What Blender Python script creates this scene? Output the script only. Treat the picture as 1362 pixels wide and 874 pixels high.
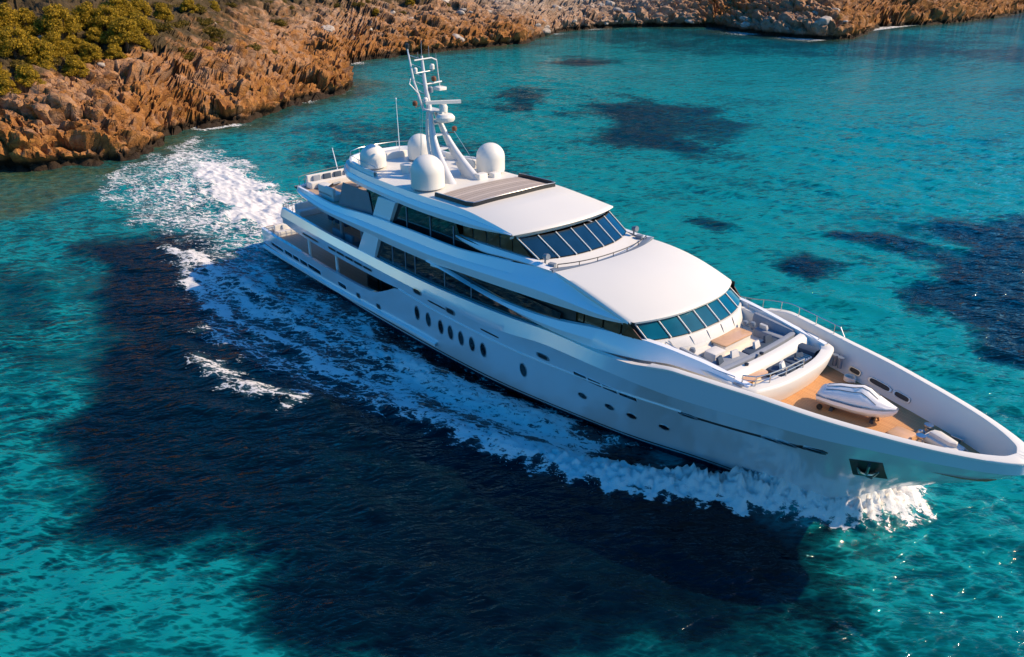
import bpy, bmesh, math, random
import numpy as np
from mathutils import Vector, Matrix

# ------------------------------------------------------------------ camera, sky, sun, exposure
rad = math.radians
sc = bpy.context.scene
for o in list(bpy.data.objects):
    bpy.data.objects.remove(o)
C = bpy.context.collection

cd = bpy.data.cameras.new('camera')
cam = bpy.data.objects.new('camera', cd)
C.objects.link(cam)
cam.location = (57.0, -29.4, 22.6)
cam.rotation_euler = (rad(90 - 25.5), 0, rad(139.1 - 90))
cd.sensor_width = 36.0
cd.lens = 1100.0 / 1362.0 * 36.0
cd.clip_start = 0.5
cd.clip_end = 9000
sc.camera = cam

SUN_EL = rad(37)
SUN = Vector((0.62 * math.cos(SUN_EL), 0.785 * math.cos(SUN_EL), math.sin(SUN_EL))).normalized()
w = bpy.data.worlds.new('World')
sc.world = w
w.use_nodes = True
wn = w.node_tree.nodes
wl_ = w.node_tree.links
wn.clear()
sky = wn.new('ShaderNodeTexSky')
sky.sky_type = 'NISHITA'
sky.sun_disc = False
sky.sun_elevation = SUN_EL
sky.sun_rotation = math.atan2(SUN.x, SUN.y)
sky.air_density = 1.0
sky.dust_density = 0.7
sky.ozone_density = 2.5
bg = wn.new('ShaderNodeBackground')
bg.inputs['Strength'].default_value = 0.15
wo = wn.new('ShaderNodeOutputWorld')
hs = wn.new('ShaderNodeHueSaturation')
hs.inputs['Hue'].default_value = 0.503
hs.inputs['Saturation'].default_value = 1.85
wl_.new(sky.outputs[0], hs.inputs['Color'])
wl_.new(hs.outputs[0], bg.inputs[0])
wl_.new(bg.outputs[0], wo.inputs[0])

sd = bpy.data.lights.new('sun', 'SUN')
sd.energy = 4.7
sd.angle = rad(0.6)
sd.color = (1.0, 0.77, 0.50)
so = bpy.data.objects.new('sun', sd)
C.objects.link(so)
so.rotation_euler = SUN.to_track_quat('Z', 'Y').to_euler()
so.location = (60, 120, 120)

sc.view_settings.view_transform = 'Standard'
sc.view_settings.look = 'None'
sc.view_settings.exposure = 0.44
sc.view_settings.gamma = 1.0
sc.view_settings.use_curve_mapping = False

# ------------------------------------------------------------------ numeric helpers
rng = np.random.default_rng(7)
random.seed(7)


def cv(*pts):
    """monotone cubic curve through (x, value) points, clamped at both ends"""
    P = np.array(pts, float)
    x, y = P[:, 0], P[:, 1]
    h = np.diff(x)
    d = np.diff(y) / h
    m = np.zeros(len(x))
    m[0], m[-1] = d[0], d[-1]
    for i in range(1, len(x) - 1):
        if d[i - 1] * d[i] > 0:
            w1, w2 = 2 * h[i] + h[i - 1], h[i] + 2 * h[i - 1]
            m[i] = (w1 + w2) / (w1 / d[i - 1] + w2 / d[i])

    def f(q):
        q = np.clip(np.asarray(q, float), x[0], x[-1])
        k = np.clip(np.searchsorted(x, q, side='right') - 1, 0, len(h) - 1)
        t = (q - x[k]) / h[k]
        r = ((2 * t ** 3 - 3 * t ** 2 + 1) * y[k] + (t ** 3 - 2 * t ** 2 + t) * h[k] * m[k]
             + (-2 * t ** 3 + 3 * t ** 2) * y[k + 1] + (t ** 3 - t ** 2) * h[k] * m[k + 1])
        return r if r.ndim else float(r)
    return f


def sst(a, b, x):
    t = np.clip((x - a) / (b - a), 0, 1)
    return t * t * (3 - 2 * t)


def _hash(ix, iy, seed):
    n = (ix.astype(np.int64) * 374761393 + iy.astype(np.int64) * 668265263 + seed * 974634777) & 0xffffffff
    n = ((n ^ (n >> 13)) * 1274126177) & 0xffffffff
    n = ((n ^ (n >> 16)) * 2246822519) & 0xffffffff
    return (n ^ (n >> 15)) & 0xffffffff


def perlin(x, y, seed=0):
    x = np.asarray(x, float)
    y = np.asarray(y, float)
    ix, iy = np.floor(x), np.floor(y)
    fx, fy = x - ix, y - iy
    u, v = fx * fx * fx * (fx * (fx * 6 - 15) + 10), fy * fy * fy * (fy * (fy * 6 - 15) + 10)

    def g(dx, dy):
        a = _hash(ix + dx, iy + dy, seed) / 4294967296.0 * 2 * np.pi
        return np.cos(a) * (fx - dx) + np.sin(a) * (fy - dy)
    a = g(0, 0) * (1 - u) + g(1, 0) * u
    b = g(0, 1) * (1 - u) + g(1, 1) * u
    return (a * (1 - v) + b * v) * 1.5


def fbm(x, y, n=4, seed=0, gain=0.5):
    s, a, f = 0, 1.0, 1.0
    for i in range(n):
        s = s + a * perlin(x * f, y * f, seed + i)
        a *= gain
        f *= 2.03
    return s


def voro(x, y, seed=0):
    """2-D cells: distance to the nearest and second point, and a random value and offset for the cell"""
    x = np.asarray(x, float)
    y = np.asarray(y, float)
    ix, iy = np.floor(x), np.floor(y)
    f1 = np.full(x.shape, 9.0)
    f2 = np.full(x.shape, 9.0)
    cid = np.zeros(x.shape)
    cx = np.zeros(x.shape)
    cy = np.zeros(x.shape)
    for dx in (-1, 0, 1):
        for dy in (-1, 0, 1):
            h1 = _hash(ix + dx, iy + dy, seed) / 4294967296.0
            h2 = _hash(ix + dx, iy + dy, seed + 101) / 4294967296.0
            h3 = _hash(ix + dx, iy + dy, seed + 202) / 4294967296.0
            px, py = ix + dx + h1, iy + dy + h2
            d = np.hypot(px - x, py - y)
            new = d < f1
            f2 = np.where(new, f1, np.minimum(f2, d))
            cid = np.where(new, h3, cid)
            cx = np.where(new, x - px, cx)
            cy = np.where(new, y - py, cy)
            f1 = np.where(new, d, f1)
    return f1, f2, cid, cx, cy


def poly_sd(x, y, poly):
    """signed distance to a polygon, positive inside"""
    P = np.array(poly, float)
    d = np.full(x.shape, 1e9)
    ins = np.zeros(x.shape, bool)
    for i in range(len(P)):
        a, b = P[i], P[(i + 1) % len(P)]
        e = b - a
        t = np.clip(((x - a[0]) * e[0] + (y - a[1]) * e[1]) / (e @ e + 1e-9), 0, 1)
        d = np.minimum(d, np.hypot(x - a[0] - t * e[0], y - a[1] - t * e[1]))
        c = ((a[1] > y) != (b[1] > y)) & (x < (b[0] - a[0]) * (y - a[1]) / (b[1] - a[1] + 1e-12) + a[0])
        ins ^= c
    return np.where(ins, d, -d)


def line_d(x, y, pts):
    """distance to an open polyline and the position (0..1) along it"""
    P = np.array(pts, float)
    L = np.concatenate([[0], np.cumsum(np.hypot(*np.diff(P, axis=0).T))])
    d = np.full(x.shape, 1e9)
    s = np.zeros(x.shape)
    for i in range(len(P) - 1):
        a, e = P[i], P[i + 1] - P[i]
        t = np.clip(((x - a[0]) * e[0] + (y - a[1]) * e[1]) / (e @ e), 0, 1)
        q = np.hypot(x - a[0] - t * e[0], y - a[1] - t * e[1])
        n = q < d
        d = np.where(n, q, d)
        s = np.where(n, (L[i] + t * (L[i + 1] - L[i])) / L[-1], s)
    return d, s


# ------------------------------------------------------------------ mesh helpers
class MB:
    """collects geometry; build() links it as ONE mesh object"""

    def __init__(s):
        s.v, s.f, s.m = [], [], []

    def add(s, vs, fs, m=0):
        n = len(s.v)
        s.v += [tuple(map(float, p)) for p in vs]
        s.f += [tuple(i + n for i in f) for f in fs]
        s.m += [m] * len(fs)

    def grid(s, rows, m=0, flip=False, close=False, skip=None):
        """rows: list of equally long point lists"""
        nr, nc = len(rows), len(rows[0])
        vs = [p for r in rows for p in r]
        fs = []
        for i in range(nr - 1):
            for j in range(nc if close else nc - 1):
                if skip and skip(i, j):
                    continue
                k = (j + 1) % nc
                q = (i * nc + j, i * nc + k, (i + 1) * nc + k, (i + 1) * nc + j)
                fs.append(q[::-1] if flip else q)
        s.add(vs, fs, m)
        return s

    def both(s, rows, m=0, skip=None):
        """a grid on the starboard side (-y) and its mirror on the port side"""
        s.grid(rows, m, False, False, skip)
        s.grid([[(p[0], -p[1], p[2]) for p in r] for r in rows], m, True, False, skip)
        return s

    def box(s, c, d, m=0, rz=0.0, ry=0.0, taper=1.0):
        M = Matrix.Translation(c) @ Matrix.Rotation(rz, 4, 'Z') @ Matrix.Rotation(ry, 4, 'Y')
        vs = []
        for sz in (-1, 1):
            k = taper if sz > 0 else 1.0
            for sx, sy in ((-1, -1), (1, -1), (1, 1), (-1, 1)):
                vs.append(M @ Vector((sx * d[0] / 2 * k, sy * d[1] / 2 * k, sz * d[2] / 2)))
        s.add(vs, [(3, 2, 1, 0), (4, 5, 6, 7), (0, 1, 5, 4), (1, 2, 6, 5), (2, 3, 7, 6), (3, 0, 4, 7)], m)
        return s

    def tube(s, path, r, n=8, m=0, caps=True):
        P = [Vector(p) for p in path]
        rr = r if isinstance(r, (list, tuple)) else [r] * len(P)
        rows = []
        up = Vector((0, 0, 1))
        for i, p in enumerate(P):
            t = (P[min(i + 1, len(P) - 1)] - P[max(i - 1, 0)]).normalized()
            a = up if abs(t.z) < 0.9 else Vector((1, 0, 0))
            u = t.cross(a).normalized()
            q = t.cross(u).normalized()
            rows.append([p + (u * math.cos(2 * math.pi * k / n) + q * math.sin(2 * math.pi * k / n)) * rr[i] for k in range(n)])
        b = len(s.v)
        s.grid(rows, m, False, True)
        if caps:
            s.f.append(tuple(b + k for k in range(n))[::-1])
            s.f.append(tuple(b + (len(P) - 1) * n + k for k in range(n)))
            s.m += [m, m]
        return s

    def lathe(s, prof, c=(0, 0, 0), n=24, m=0, M=None):
        """prof: (radius, height) pairs"""
        c = Vector(c)
        rows = []
        for r, z in prof:
            row = []
            for k in range(n):
                p = Vector((r * math.cos(2 * math.pi * k / n), r * math.sin(2 * math.pi * k / n), z))
                row.append(c + (M @ p if M else p))
            rows.append(row)
        s.grid(rows, m, False, True)
        return s

    def prism(s, poly, z0, z1, m=0, bevel=0.0, mt=None):
        """upright prism over a plan polygon (list of (x, y)); an optional top bevel"""
        P = [Vector((p[0], p[1], 0)) for p in poly]
        n = len(P)
        c = sum(P, Vector()) / n

        def ring(z, ins):
            out = []
            for i in range(n):
                a, b = P[i - 1], P[(i + 1) % n]
                t = (b - a).normalized()
                nrm = Vector((-t.y, t.x, 0))
                if nrm.dot(c - P[i]) < 0:
                    nrm = -nrm
                q = P[i] + nrm * ins
                out.append((q.x, q.y, z))
            return out
        rows = [ring(z0, 0), ring(z1 - bevel, 0)]
        if bevel:
            rows += [ring(z1 - bevel * 0.3, bevel * 0.3), ring(z1, bevel)]
        b = len(s.v)
        s.grid(rows, m, False, True)
        s.f.append(tuple(b + (len(rows) - 1) * n + i for i in range(n)))
        s.m.append(m if mt is None else mt)
        s.f.append(tuple(b + i for i in range(n))[::-1])
        s.m.append(m)
        return s

    def build(s, name, mats, parent=None, sharp=35, smooth=True, label=None, fix=True):
        me = bpy.data.meshes.new(name)
        me.from_pydata(s.v, [], s.f)
        if not isinstance(mats, (list, tuple)):
            mats = [mats]
        for mt in mats:
            me.materials.append(mt)
        if len(mats) > 1:
            me.polygons.foreach_set('material_index', s.m)
        me.update()
        if fix:
            bm = bmesh.new()
            bm.from_mesh(me)
            bmesh.ops.remove_doubles(bm, verts=bm.verts, dist=0.0004)
            bmesh.ops.recalc_face_normals(bm, faces=bm.faces)
            bm.to_mesh(me)
            bm.free()
        if smooth:
            me.polygons.foreach_set('use_smooth', [True] * len(me.polygons))
            if sharp:
                me.set_sharp_from_angle(angle=rad(sharp))
        o = bpy.data.objects.new(name, me)
        C.objects.link(o)
        if parent is not None:
            o.parent = parent
        if label:
            o['label'] = label
        return o


def thing(name, label, cat, loc=(0, 0, 0), group=None):
    o = bpy.data.objects.new(name, None)
    o.empty_display_size = 0.3
    C.objects.link(o)
    o.location = loc
    o['label'] = label
    o['category'] = cat
    if group:
        o['group'] = group
    return o


def tag(o, label, cat, group=None):
    o['label'] = label
    o['category'] = cat
    if group:
        o['group'] = group
    return o


# ------------------------------------------------------------------ materials
class N:
    def __init__(s, name):
        s.mat = bpy.data.materials.new(name)
        s.mat.use_nodes = True
        s.t = s.mat.node_tree
        s.b = s.t.nodes['Principled BSDF']
        s.o = s.t.nodes['Material Output']

    def new(s, typ, **k):
        n = s.t.nodes.new('ShaderNode' + typ)
        for a, b in k.items():
            if a.startswith('i_'):
                key = a[2:]
                n.inputs[int(key) if key.isdigit() else key.replace('_', ' ')].default_value = b
            else:
                setattr(n, a, b)
        return n

    def link(s, a, b):
        s.t.links.new(a, b)

    def coord(s, scale=(1, 1, 1), rot=(0, 0, 0), kind='Object'):
        tc = s.new('TexCoord')
        mp = s.new('Mapping')
        mp.inputs['Scale'].default_value = scale
        mp.inputs['Rotation'].default_value = rot
        s.link(tc.outputs[kind], mp.inputs[0])
        return mp.outputs[0]

    def along(s, theta, along_, across):
        """object coordinates turned so that features stretch along the direction theta (degrees from x)"""
        a = s.coord((1, 1, 1), (0, 0, rad(-theta)))
        mp = s.new('Mapping')
        mp.inputs['Scale'].default_value = (along_, across, 1)
        s.link(a, mp.inputs[0])
        return mp.outputs[0]

    def noise(s, vec, scale, detail=4, rough=0.55, dist=0.0):
        n = s.new('TexNoise', i_Scale=scale, i_Detail=detail, i_Roughness=rough, i_Distortion=dist)
        if vec is not None:
            s.link(vec, n.inputs['Vector'])
        return n.outputs['Fac']

    def ramp(s, fac, *stops, interp='LINEAR'):
        r = s.new('ValToRGB')
        r.color_ramp.interpolation = interp
        els = r.color_ramp.elements
        while len(els) < len(stops):
            els.new(0.5)
        for e, (p, c) in zip(els, stops):
            e.position = p
            e.color = (c, c, c, 1) if isinstance(c, (int, float)) else (*c, 1)
        s.link(fac, r.inputs[0])
        return r.outputs[0]

    def mix(s, fac, a, b, mode='MIX'):
        n = s.new('Mix', data_type='RGBA', blend_type=mode)
        for sock, val in ((n.inputs[0], fac), (n.inputs[6], a), (n.inputs[7], b)):
            if hasattr(val, 'links') or hasattr(val, 'is_linked'):
                s.link(val, sock)
            elif isinstance(val, (int, float)):
                sock.default_value = val
            else:
                sock.default_value = (*val, 1)
        return n.outputs[2]

    def math(s, op, a, b=0.0, c=None, clamp=False):
        n = s.new('Math', operation=op, use_clamp=clamp)
        for i, val in enumerate((a, b, c)):
            if val is None:
                continue
            if hasattr(val, 'is_linked'):
                s.link(val, n.inputs[i])
            else:
                n.inputs[i].default_value = val
        return n.outputs[0]

    def bump(s, h, strength=0.3, dist=0.05, prev=None):
        n = s.new('Bump', i_Strength=strength, i_Distance=dist)
        s.link(h, n.inputs['Height'])
        if prev is not None:
            s.link(prev, n.inputs['Normal'])
        return n.outputs[0]

    def attr(s, name):
        return s.new('Attribute', attribute_name=name).outputs['Fac']

    def set(s, **k):
        for a, v in k.items():
            sock = s.b.inputs[a.replace('_', ' ')]
            if hasattr(v, 'is_linked'):
                s.link(v, sock)
            elif isinstance(v, (tuple, list)):
                sock.default_value = (*v, 1)
            else:
                sock.default_value = v
        return s


def paint(name, col, rough=0.3, var=0.06, coat=0.0, metal=0.0, bump=0.0, scale=1.5, spec=0.5, wave=0.0):
    """painted / fabric / metal surface with a slight real variation in colour and gloss"""
    n = N(name)
    v = n.coord()
    f = n.noise(v, scale, 5, 0.6)
    c = n.mix(f, tuple(x * (1 - var) for x in col), tuple(min(1, x * (1 + var)) for x in col))
    n.set(Base_Color=c, Metallic=metal, Coat_Weight=coat, Coat_Roughness=0.05)
    n.b.inputs['Specular IOR Level'].default_value = spec
    r = n.math('MULTIPLY_ADD', n.noise(v, scale * 2.3, 3), 0.16, rough - 0.08, clamp=True)
    n.set(Roughness=r)
    if wave:                                    # the slight unfairness of large painted plating
        wv_ = n.bump(n.noise(n.coord((.7, 1, 1.3)), .55, 2), wave, .10)
        n.set(Normal=wv_)
        n.link(wv_, n.b.inputs['Coat Normal'])
    if bump:
        n.set(Normal=n.bump(n.noise(v, 9.0, 3), bump, 0.02))
    return n.mat


MAT = {}
MAT['white'] = paint('white_gelcoat', (0.78, 0.79, 0.80), 0.22, 0.02, 0.4, bump=0.0, scale=0.35)
MAT['roof'] = paint('white_roof_paint', (0.69, 0.665, 0.605), 0.42, 0.025, 0.0, scale=0.5)
MAT['cream'] = paint('cream_gelcoat', (0.78, 0.70, 0.60), 0.40, 0.05, 0.0, scale=1.2)
MAT['antifoul'] = paint('dark_antifouling', (0.006, 0.012, 0.035), 0.28, 0.2)
MAT['black'] = paint('black_rubber', (0.012, 0.012, 0.014), 0.45, 0.2)
MAT['navy'] = paint('navy_cushion', (0.035, 0.06, 0.10), 0.75, 0.25, bump=0.25, scale=4)
MAT['greycush'] = paint('grey_cushion', (0.22, 0.25, 0.30), 0.8, 0.15, bump=0.25, scale=4)
MAT['palecush'] = paint('pale_cushion', (0.62, 0.60, 0.57), 0.8, 0.08, bump=0.25, scale=4)
MAT['steel'] = paint('polished_steel', (0.45, 0.45, 0.45), 0.32, 0.1, 0, 1.0)
MAT['rubber'] = paint('grey_fender', (0.12, 0.12, 0.13), 0.6, 0.2)
MAT['brown'] = paint('rust_brown_plastic', (0.16, 0.055, 0.02), 0.5, 0.3)
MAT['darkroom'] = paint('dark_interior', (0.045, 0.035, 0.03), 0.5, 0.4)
MAT['cover'] = paint('white_boat_cover', (0.74, 0.72, 0.70), 0.6, 0.06, bump=0.5, scale=3)
MAT['greyplastic'] = paint('grey_plastic', (0.16, 0.19, 0.23), 0.4, 0.15)
MAT['orangewood'] = paint('varnished_teak', (0.60, 0.36, 0.19), 0.35, 0.15, 0.3, scale=5)


def glass(name, col, rough=0.04):
    n = N(name)
    v = n.coord()
    f = n.noise(v, 1.1, 2)
    n.set(Base_Color=n.mix(f, tuple(x * 0.6 for x in col), tuple(x * 1.4 for x in col)), Roughness=rough,
          Coat_Weight=0.3, Coat_Roughness=0.02)
    n.b.inputs['IOR'].default_value = 1.5
    n.set(Normal=n.bump(n.noise(v, 0.6, 1), 0.03, 0.1))
    return n.mat


MAT['glass'] = glass('tinted_dark_glass', (0.006, 0.007, 0.009))
MAT['blueglass'] = glass('blue_tinted_windscreen', (0.008, 0.035, 0.075))
MAT['tealglass'] = glass('teal_tinted_windscreen', (0.004, 0.085, 0.125))
MAT['mastgrey'] = paint('mast_grey_paint', (0.56, 0.57, 0.58), 0.35, 0.12, scale=2)
MAT['warmglass'] = glass('warm_reflection_glass', (0.11, 0.055, 0.022))  # warm interior reflection put into the glass colour


def teak(name, a, b, gap, plank=0.085, axis='y', rough=0.6):
    n = N(name)
    tc = n.new('TexCoord')
    sx = n.new('SeparateXYZ')
    n.link(tc.outputs['Object'], sx.inputs[0])
    u = n.math('DIVIDE', sx.outputs['Y' if axis == 'y' else 'X'], plank)
    fr = n.math('FRACT', u)
    fl = n.math('FLOOR', u)
    wn_ = n.new('TexWhiteNoise', noise_dimensions='1D')
    n.link(fl, wn_.inputs['W'])
    grain = n.noise(n.coord((1.2, 30, 30) if axis == 'y' else (30, 1.2, 30)), 1.0, 4)
    base = n.mix(n.math('MULTIPLY_ADD', wn_.outputs[0], 0.5, n.math('MULTIPLY', grain, 0.5), clamp=True), a, b)
    seam = n.math('LESS_THAN', fr, 0.09)
    n.set(Base_Color=n.mix(seam, base, gap), Roughness=rough)
    n.set(Normal=n.bump(n.math('SUBTRACT', 1.0, seam), 0.25, 0.004))
    return n.mat


MAT['teak'] = teak('teak_deck', (0.48, 0.23, 0.09), (0.62, 0.33, 0.14), (0.12, 0.07, 0.04), 0.11)
MAT['greyteak'] = teak('weathered_teak', (0.34, 0.27, 0.21), (0.58, 0.49, 0.41), (0.07, 0.06, 0.05), 0.34, 'x')
MAT['deckgrey'] = teak('aft_teak', (0.36, 0.26, 0.19), (0.46, 0.34, 0.25), (0.14, 0.10, 0.08), 0.11)

# ------------------------------------------------------------------ hull lines (metres; x forward from the stern, z from the water)
HB = cv((-4, 3.6), (-2.6, 3.78), (0, 4.0), (5, 4.25), (10, 4.45), (20, 4.65), (30, 4.7), (36, 4.68), (38, 4.56), (40, 4.18), (42, 3.72),
        (44, 3.32), (46, 2.75), (48, 2.04), (49, 1.58), (50, 1.0), (50.4, 0.68), (50.65, 0.36), (50.75, 0.0))
SB_IN = cv((-4, .20), (31, .20), (33, .18), (36, .10), (38, 0), (51, 0))
WL = cv((-4, 3.45), (0, 3.7), (5, 3.85), (14, 4.2), (20, 4.1), (25, 3.85), (30, 3.2), (35, 2.35), (39, 1.2), (41, .75), (43, .22), (43.6, 0.02), (51, 0.0))
ZK = cv((-4, 4.0), (26, 4.0), (28, 4.2), (31, 4.62), (34, 4.75), (36.5, 4.85), (40.6, 4.98), (44.5, 5.22), (47.6, 5.45), (49.4, 5.52), (51, 5.56))
ZS = cv((-4, 4.5), (3, 4.55), (10, 4.5), (20, 4.58), (25, 4.8), (28, 5.0), (31, 5.28), (33.4, 5.36), (36, 5.62), (37.4, 5.96), (38.6, 6.17),
        (42, 6.15), (46, 6.08), (51, 6.05))
STEM = cv((-4, -0.5), (10, -1.3), (38, -1.3), (42, -0.9), (43.6, 0.0), (45.7, 1.9), (46.4, 2.5), (47.8, 3.45), (49.3, 4.4), (50.3, 5.12), (50.6, 5.4), (51, 5.55))
PEXP = cv((-4, .4), (20, .42), (28, .55), (34, .85), (38, 1.05), (42, 1.05), (45, .9), (48, .75), (51, .6))
B1 = cv((-4, 1.8), (-2, 1.82), (5, 1.88), (12, 2.0), (14.3, 2.12), (14.9, 2.2), (16.4, 2.78), (18, 3.40), (30, 3.40), (40, 4.1), (51, 5.4))
B2 = cv((-4, 3.9), (1.9, 3.95), (2.6, 3.62), (3.5, 3.44), (9, 3.30), (15.4, 3.34), (18, 3.43), (22, 3.6), (30, 3.9), (40, 4.6), (51, 5.5))


def KB(x):
    return np.maximum(0.0, HB(x) - np.interp(x, [34, 38, 50, 51], [0, .07, .10, .06]))


def SBm(x):
    return np.maximum(0.0, HB(x) - SB_IN(x))


def hull_y(x, z):
    x, z = np.broadcast_arrays(np.asarray(x, float), np.asarray(z, float))
    zk, zs, st, kb, wl = ZK(x), ZS(x), STEM(x), KB(x), WL(x)
    z0 = np.maximum(0.0, st)
    t = np.clip((z - z0) / np.maximum(zk - z0, .02), 0, 1)
    y = wl + (kb - wl) * t ** PEXP(x)
    up = kb + (SBm(x) - kb) * np.clip((z - zk) / np.maximum(zs - zk, .02), 0, 1)
    dn = wl * np.sqrt(np.clip((z - st) / np.maximum(-st, .02), 0, 1))
    return np.where(z > zk, up, np.where(z < z0, np.where(st < 0, dn, 0.0), y))


def hull_frame(x, z, out=0.0):
    """point on the starboard side, unit vectors along, up and outward"""
    f = lambda a, b: Vector((a, -float(hull_y(a, b)), b))
    p = f(x, z)
    u = (f(x + .05, z) - f(x - .05, z)).normalized()
    v = (f(x, z + .05) - f(x, z - .05)).normalized()
    n = u.cross(v).normalized()
    if n.y > 0:
        n = -n
    v = n.cross(u).normalized()
    if v.z < 0:
        v = -v
    return p + n * out, u, v, n


# ------------------------------------------------------------------ shore line and terrain
SHORE = [(-40, -60), (-46, -34), (-45, -18), (-43, -14), (-40.5, -10), (-38.7, -5.6), (-39.8, 0.3), (-47, 4.3), (-50.5, 9), (-49.2, 16.3),
         (-53.7, 22.4), (-57.5, 28.5), (-60.7, 37.4), (-67.9, 43.4), (-78.8, 45.7), (-86, 51), (-90.2, 58.9), (-91.7, 74.3), (-91.0, 90),
         (-91, 103), (-97, 112), (-104, 127), (-103, 140), (-97.6, 152.5), (-85.7, 166.3), (-74, 160.5), (-61.5, 159), (-50, 161), (-46.5, 167),
         (-50, 179), (-56.5, 200), (-48.3, 222), (-47, 259), (-50, 284), (-44, 305), (-26, 330), (0, 345), (20, 372), (10, 400)]  # last stretch, out of view, added to keep sky glare off the water
LAND = SHORE + [(-60, 460), (-420, 460), (-420, -60)]


def shore_sd(x, y):
    return poly_sd(x, y, LAND) + 0.9 * perlin(x * .35, y * .35, 31) + 0.45 * perlin(x * 1.1, y * 1.1, 32)


def slope_k(x, y):
    """how steeply the land climbs behind this stretch of shore"""
    return np.interp(y, [-60, 0, 30, 60, 100, 150, 190, 290], [.46, .46, .42, .36, .30, .34, .5, .5])


def terrain(x, y, detail=True):
    d = shore_sd(x, y)
    lip = np.interp(y, [-60, 20, 60, 140, 170, 290], [1.7, 1.6, 1.3, 1.6, 2.6, 3.2])
    base = lip * sst(-.3, 1.6, d) + slope_k(x, y) * np.maximum(d - .8, 0) * (1 + .16 * perlin(x * .045, y * .045, 5))
    base = np.where(d < 0, np.maximum(-2.5, d * 1.2), base)
    amp = sst(-.4, 1.5, d)
    base = base + amp * (1.15 * perlin(x * .085, y * .085, 3) + .7 * perlin(x * .2, y * .2, 4))
    return base, d


def relief(S, T):
    """slabs and joints on the rock face: S runs along the shore, T up the face"""
    ca, sa = math.cos(rad(34)), math.sin(rad(34))
    u, v = S * ca - T * sa, S * sa + T * ca
    wu = u + 1.6 * perlin(S * .18, T * .22, 11) + .45 * perlin(S * .7, T * .7, 13)
    wv = v + 1.3 * perlin(S * .18, T * .22, 12) + .45 * perlin(S * .7, T * .7, 14)
    joint = lambda f1, f2, w_: np.exp(-((f2 - f1) / w_) ** 2)
    dome = lambda f1: np.clip(.5 - f1 * f1, -.3, .5)
    f1, f2, c, cx, cy = voro(wu / 6.0, wv / 2.3, 21)
    big = (c - .5) * 1.15 - cy * .8 + .9 * dome(f1) - .65 * joint(f1, f2, .07)
    f1, f2, c, cx, cy = voro(wu / 2.5 + 7, wv / .95, 22)
    mid = (c - .5) * .50 - cy * .34 + .5 * dome(f1) - .36 * joint(f1, f2, .09)
    f1, f2, c, cx, cy = voro(wu / 1.0, wv / .42, 23)
    sm = (c - .5) * .17 + .16 * dome(f1) - .12 * joint(f1, f2, .12)
    return big, mid, sm + .10 * fbm(S * 1.8, T * 1.8, 3, 25) + .25 * ((1 - np.abs(perlin(wu * .3, wv * .9, 24))) ** 2 - .5)


CEN = np.array([62.0, -36.0])
NA, NR = 900, 300
az = np.linspace(rad(91), rad(176), NA)
rr_ = np.arange(60, 460, .5)
AA, RR = np.meshgrid(az, rr_, indexing='ij')
s_ = poly_sd(CEN[0] + RR * np.cos(AA), CEN[1] + RR * np.sin(AA), LAND)
den = np.interp(s_, [-9, -3, -1.5, 15, 24, 40], [.02, .3, 6.2, 5.2, 2.2, .35])
for k in range(3):                              # neighbouring rays get nearly the same spacing
    pad = np.pad(den, ((9, 9), (0, 0)), 'edge')
    cs = np.cumsum(np.pad(pad, ((1, 0), (0, 0))), 0)
    den = (cs[19:] - cs[:-19]) / 19
cdf = np.cumsum(den, 1)
Rg = np.zeros((NA, NR))
for i in range(NA):
    c_ = (cdf[i] - cdf[i, 0]) / (cdf[i, -1] - cdf[i, 0])
    Rg[i] = np.interp(np.linspace(0, 1, NR), c_, rr_)
X = CEN[0] + Rg * np.cos(az)[:, None]
Y = CEN[1] + Rg * np.sin(az)[:, None]
H, D = terrain(X, Y)
Pg = np.stack([X, Y, H], -1)
nrm = np.cross(np.gradient(Pg, axis=1), np.gradient(Pg, axis=0))
nrm /= np.linalg.norm(nrm, axis=2)[:, :, None] + 1e-9
nrm *= np.sign(nrm[:, :, 2:3] + 1e-9)
for k in range(4):
    nrm[1:-1, 1:-1] = (nrm[1:-1, 1:-1] * 2 + nrm[:-2, 1:-1] + nrm[2:, 1:-1] + nrm[1:-1, :-2] + nrm[1:-1, 2:]) / 6
seg = np.linalg.norm(np.diff(Pg, axis=1), axis=2)
T = np.concatenate([np.zeros((NA, 1)), np.cumsum(seg, 1)], 1)
first = np.argmax(D > 0, axis=1)
T0 = T[np.arange(NA), first]
Rs = Rg[np.arange(NA), first]
k_ = np.ones(25) / 25
T0 = np.convolve(np.pad(T0, 12, 'edge'), k_, 'valid')
Rs = np.convolve(np.pad(Rs, 12, 'edge'), k_, 'valid')
T = T - T0[:, None]
S = np.concatenate([[0], np.cumsum(-(Rs[1:] + Rs[:-1]) / 2 * np.diff(az))])[:, None] * np.ones_like(T)
big, mid, sm = relief(S, T)
amp = sst(-.6, 1.2, D)
calm = 1 - .6 * sst(9, 18, D) * np.interp(Y, [0, 45, 90], [1, .8, .5])
disp = amp * calm * (big * 1.25 + mid * 1.3 + sm * 1.15 + .15)
notch = np.exp(-((H - .35) / .55) ** 2) * sst(-2, .2, D) * np.exp(-np.maximum(D, 0) / 2.0)
ang = np.broadcast_to(az[:, None], X.shape)
X2 = X + nrm[..., 0] * disp + np.cos(ang) * notch * 1.3
Y2 = Y + nrm[..., 1] * disp + np.sin(ang) * notch * 1.3
H = H + nrm[..., 2] * disp
vs = np.stack([X2, Y2, H], -1).reshape(-1, 3)
idx = np.arange(NA * NR).reshape(NA, NR)
q = np.stack([idx[:-1, :-1], idx[:-1, 1:], idx[1:, 1:], idx[1:, :-1]], -1).reshape(-1, 4)
keep = H.reshape(-1)[q].max(1) > -1.2
q = q[keep]


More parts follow.
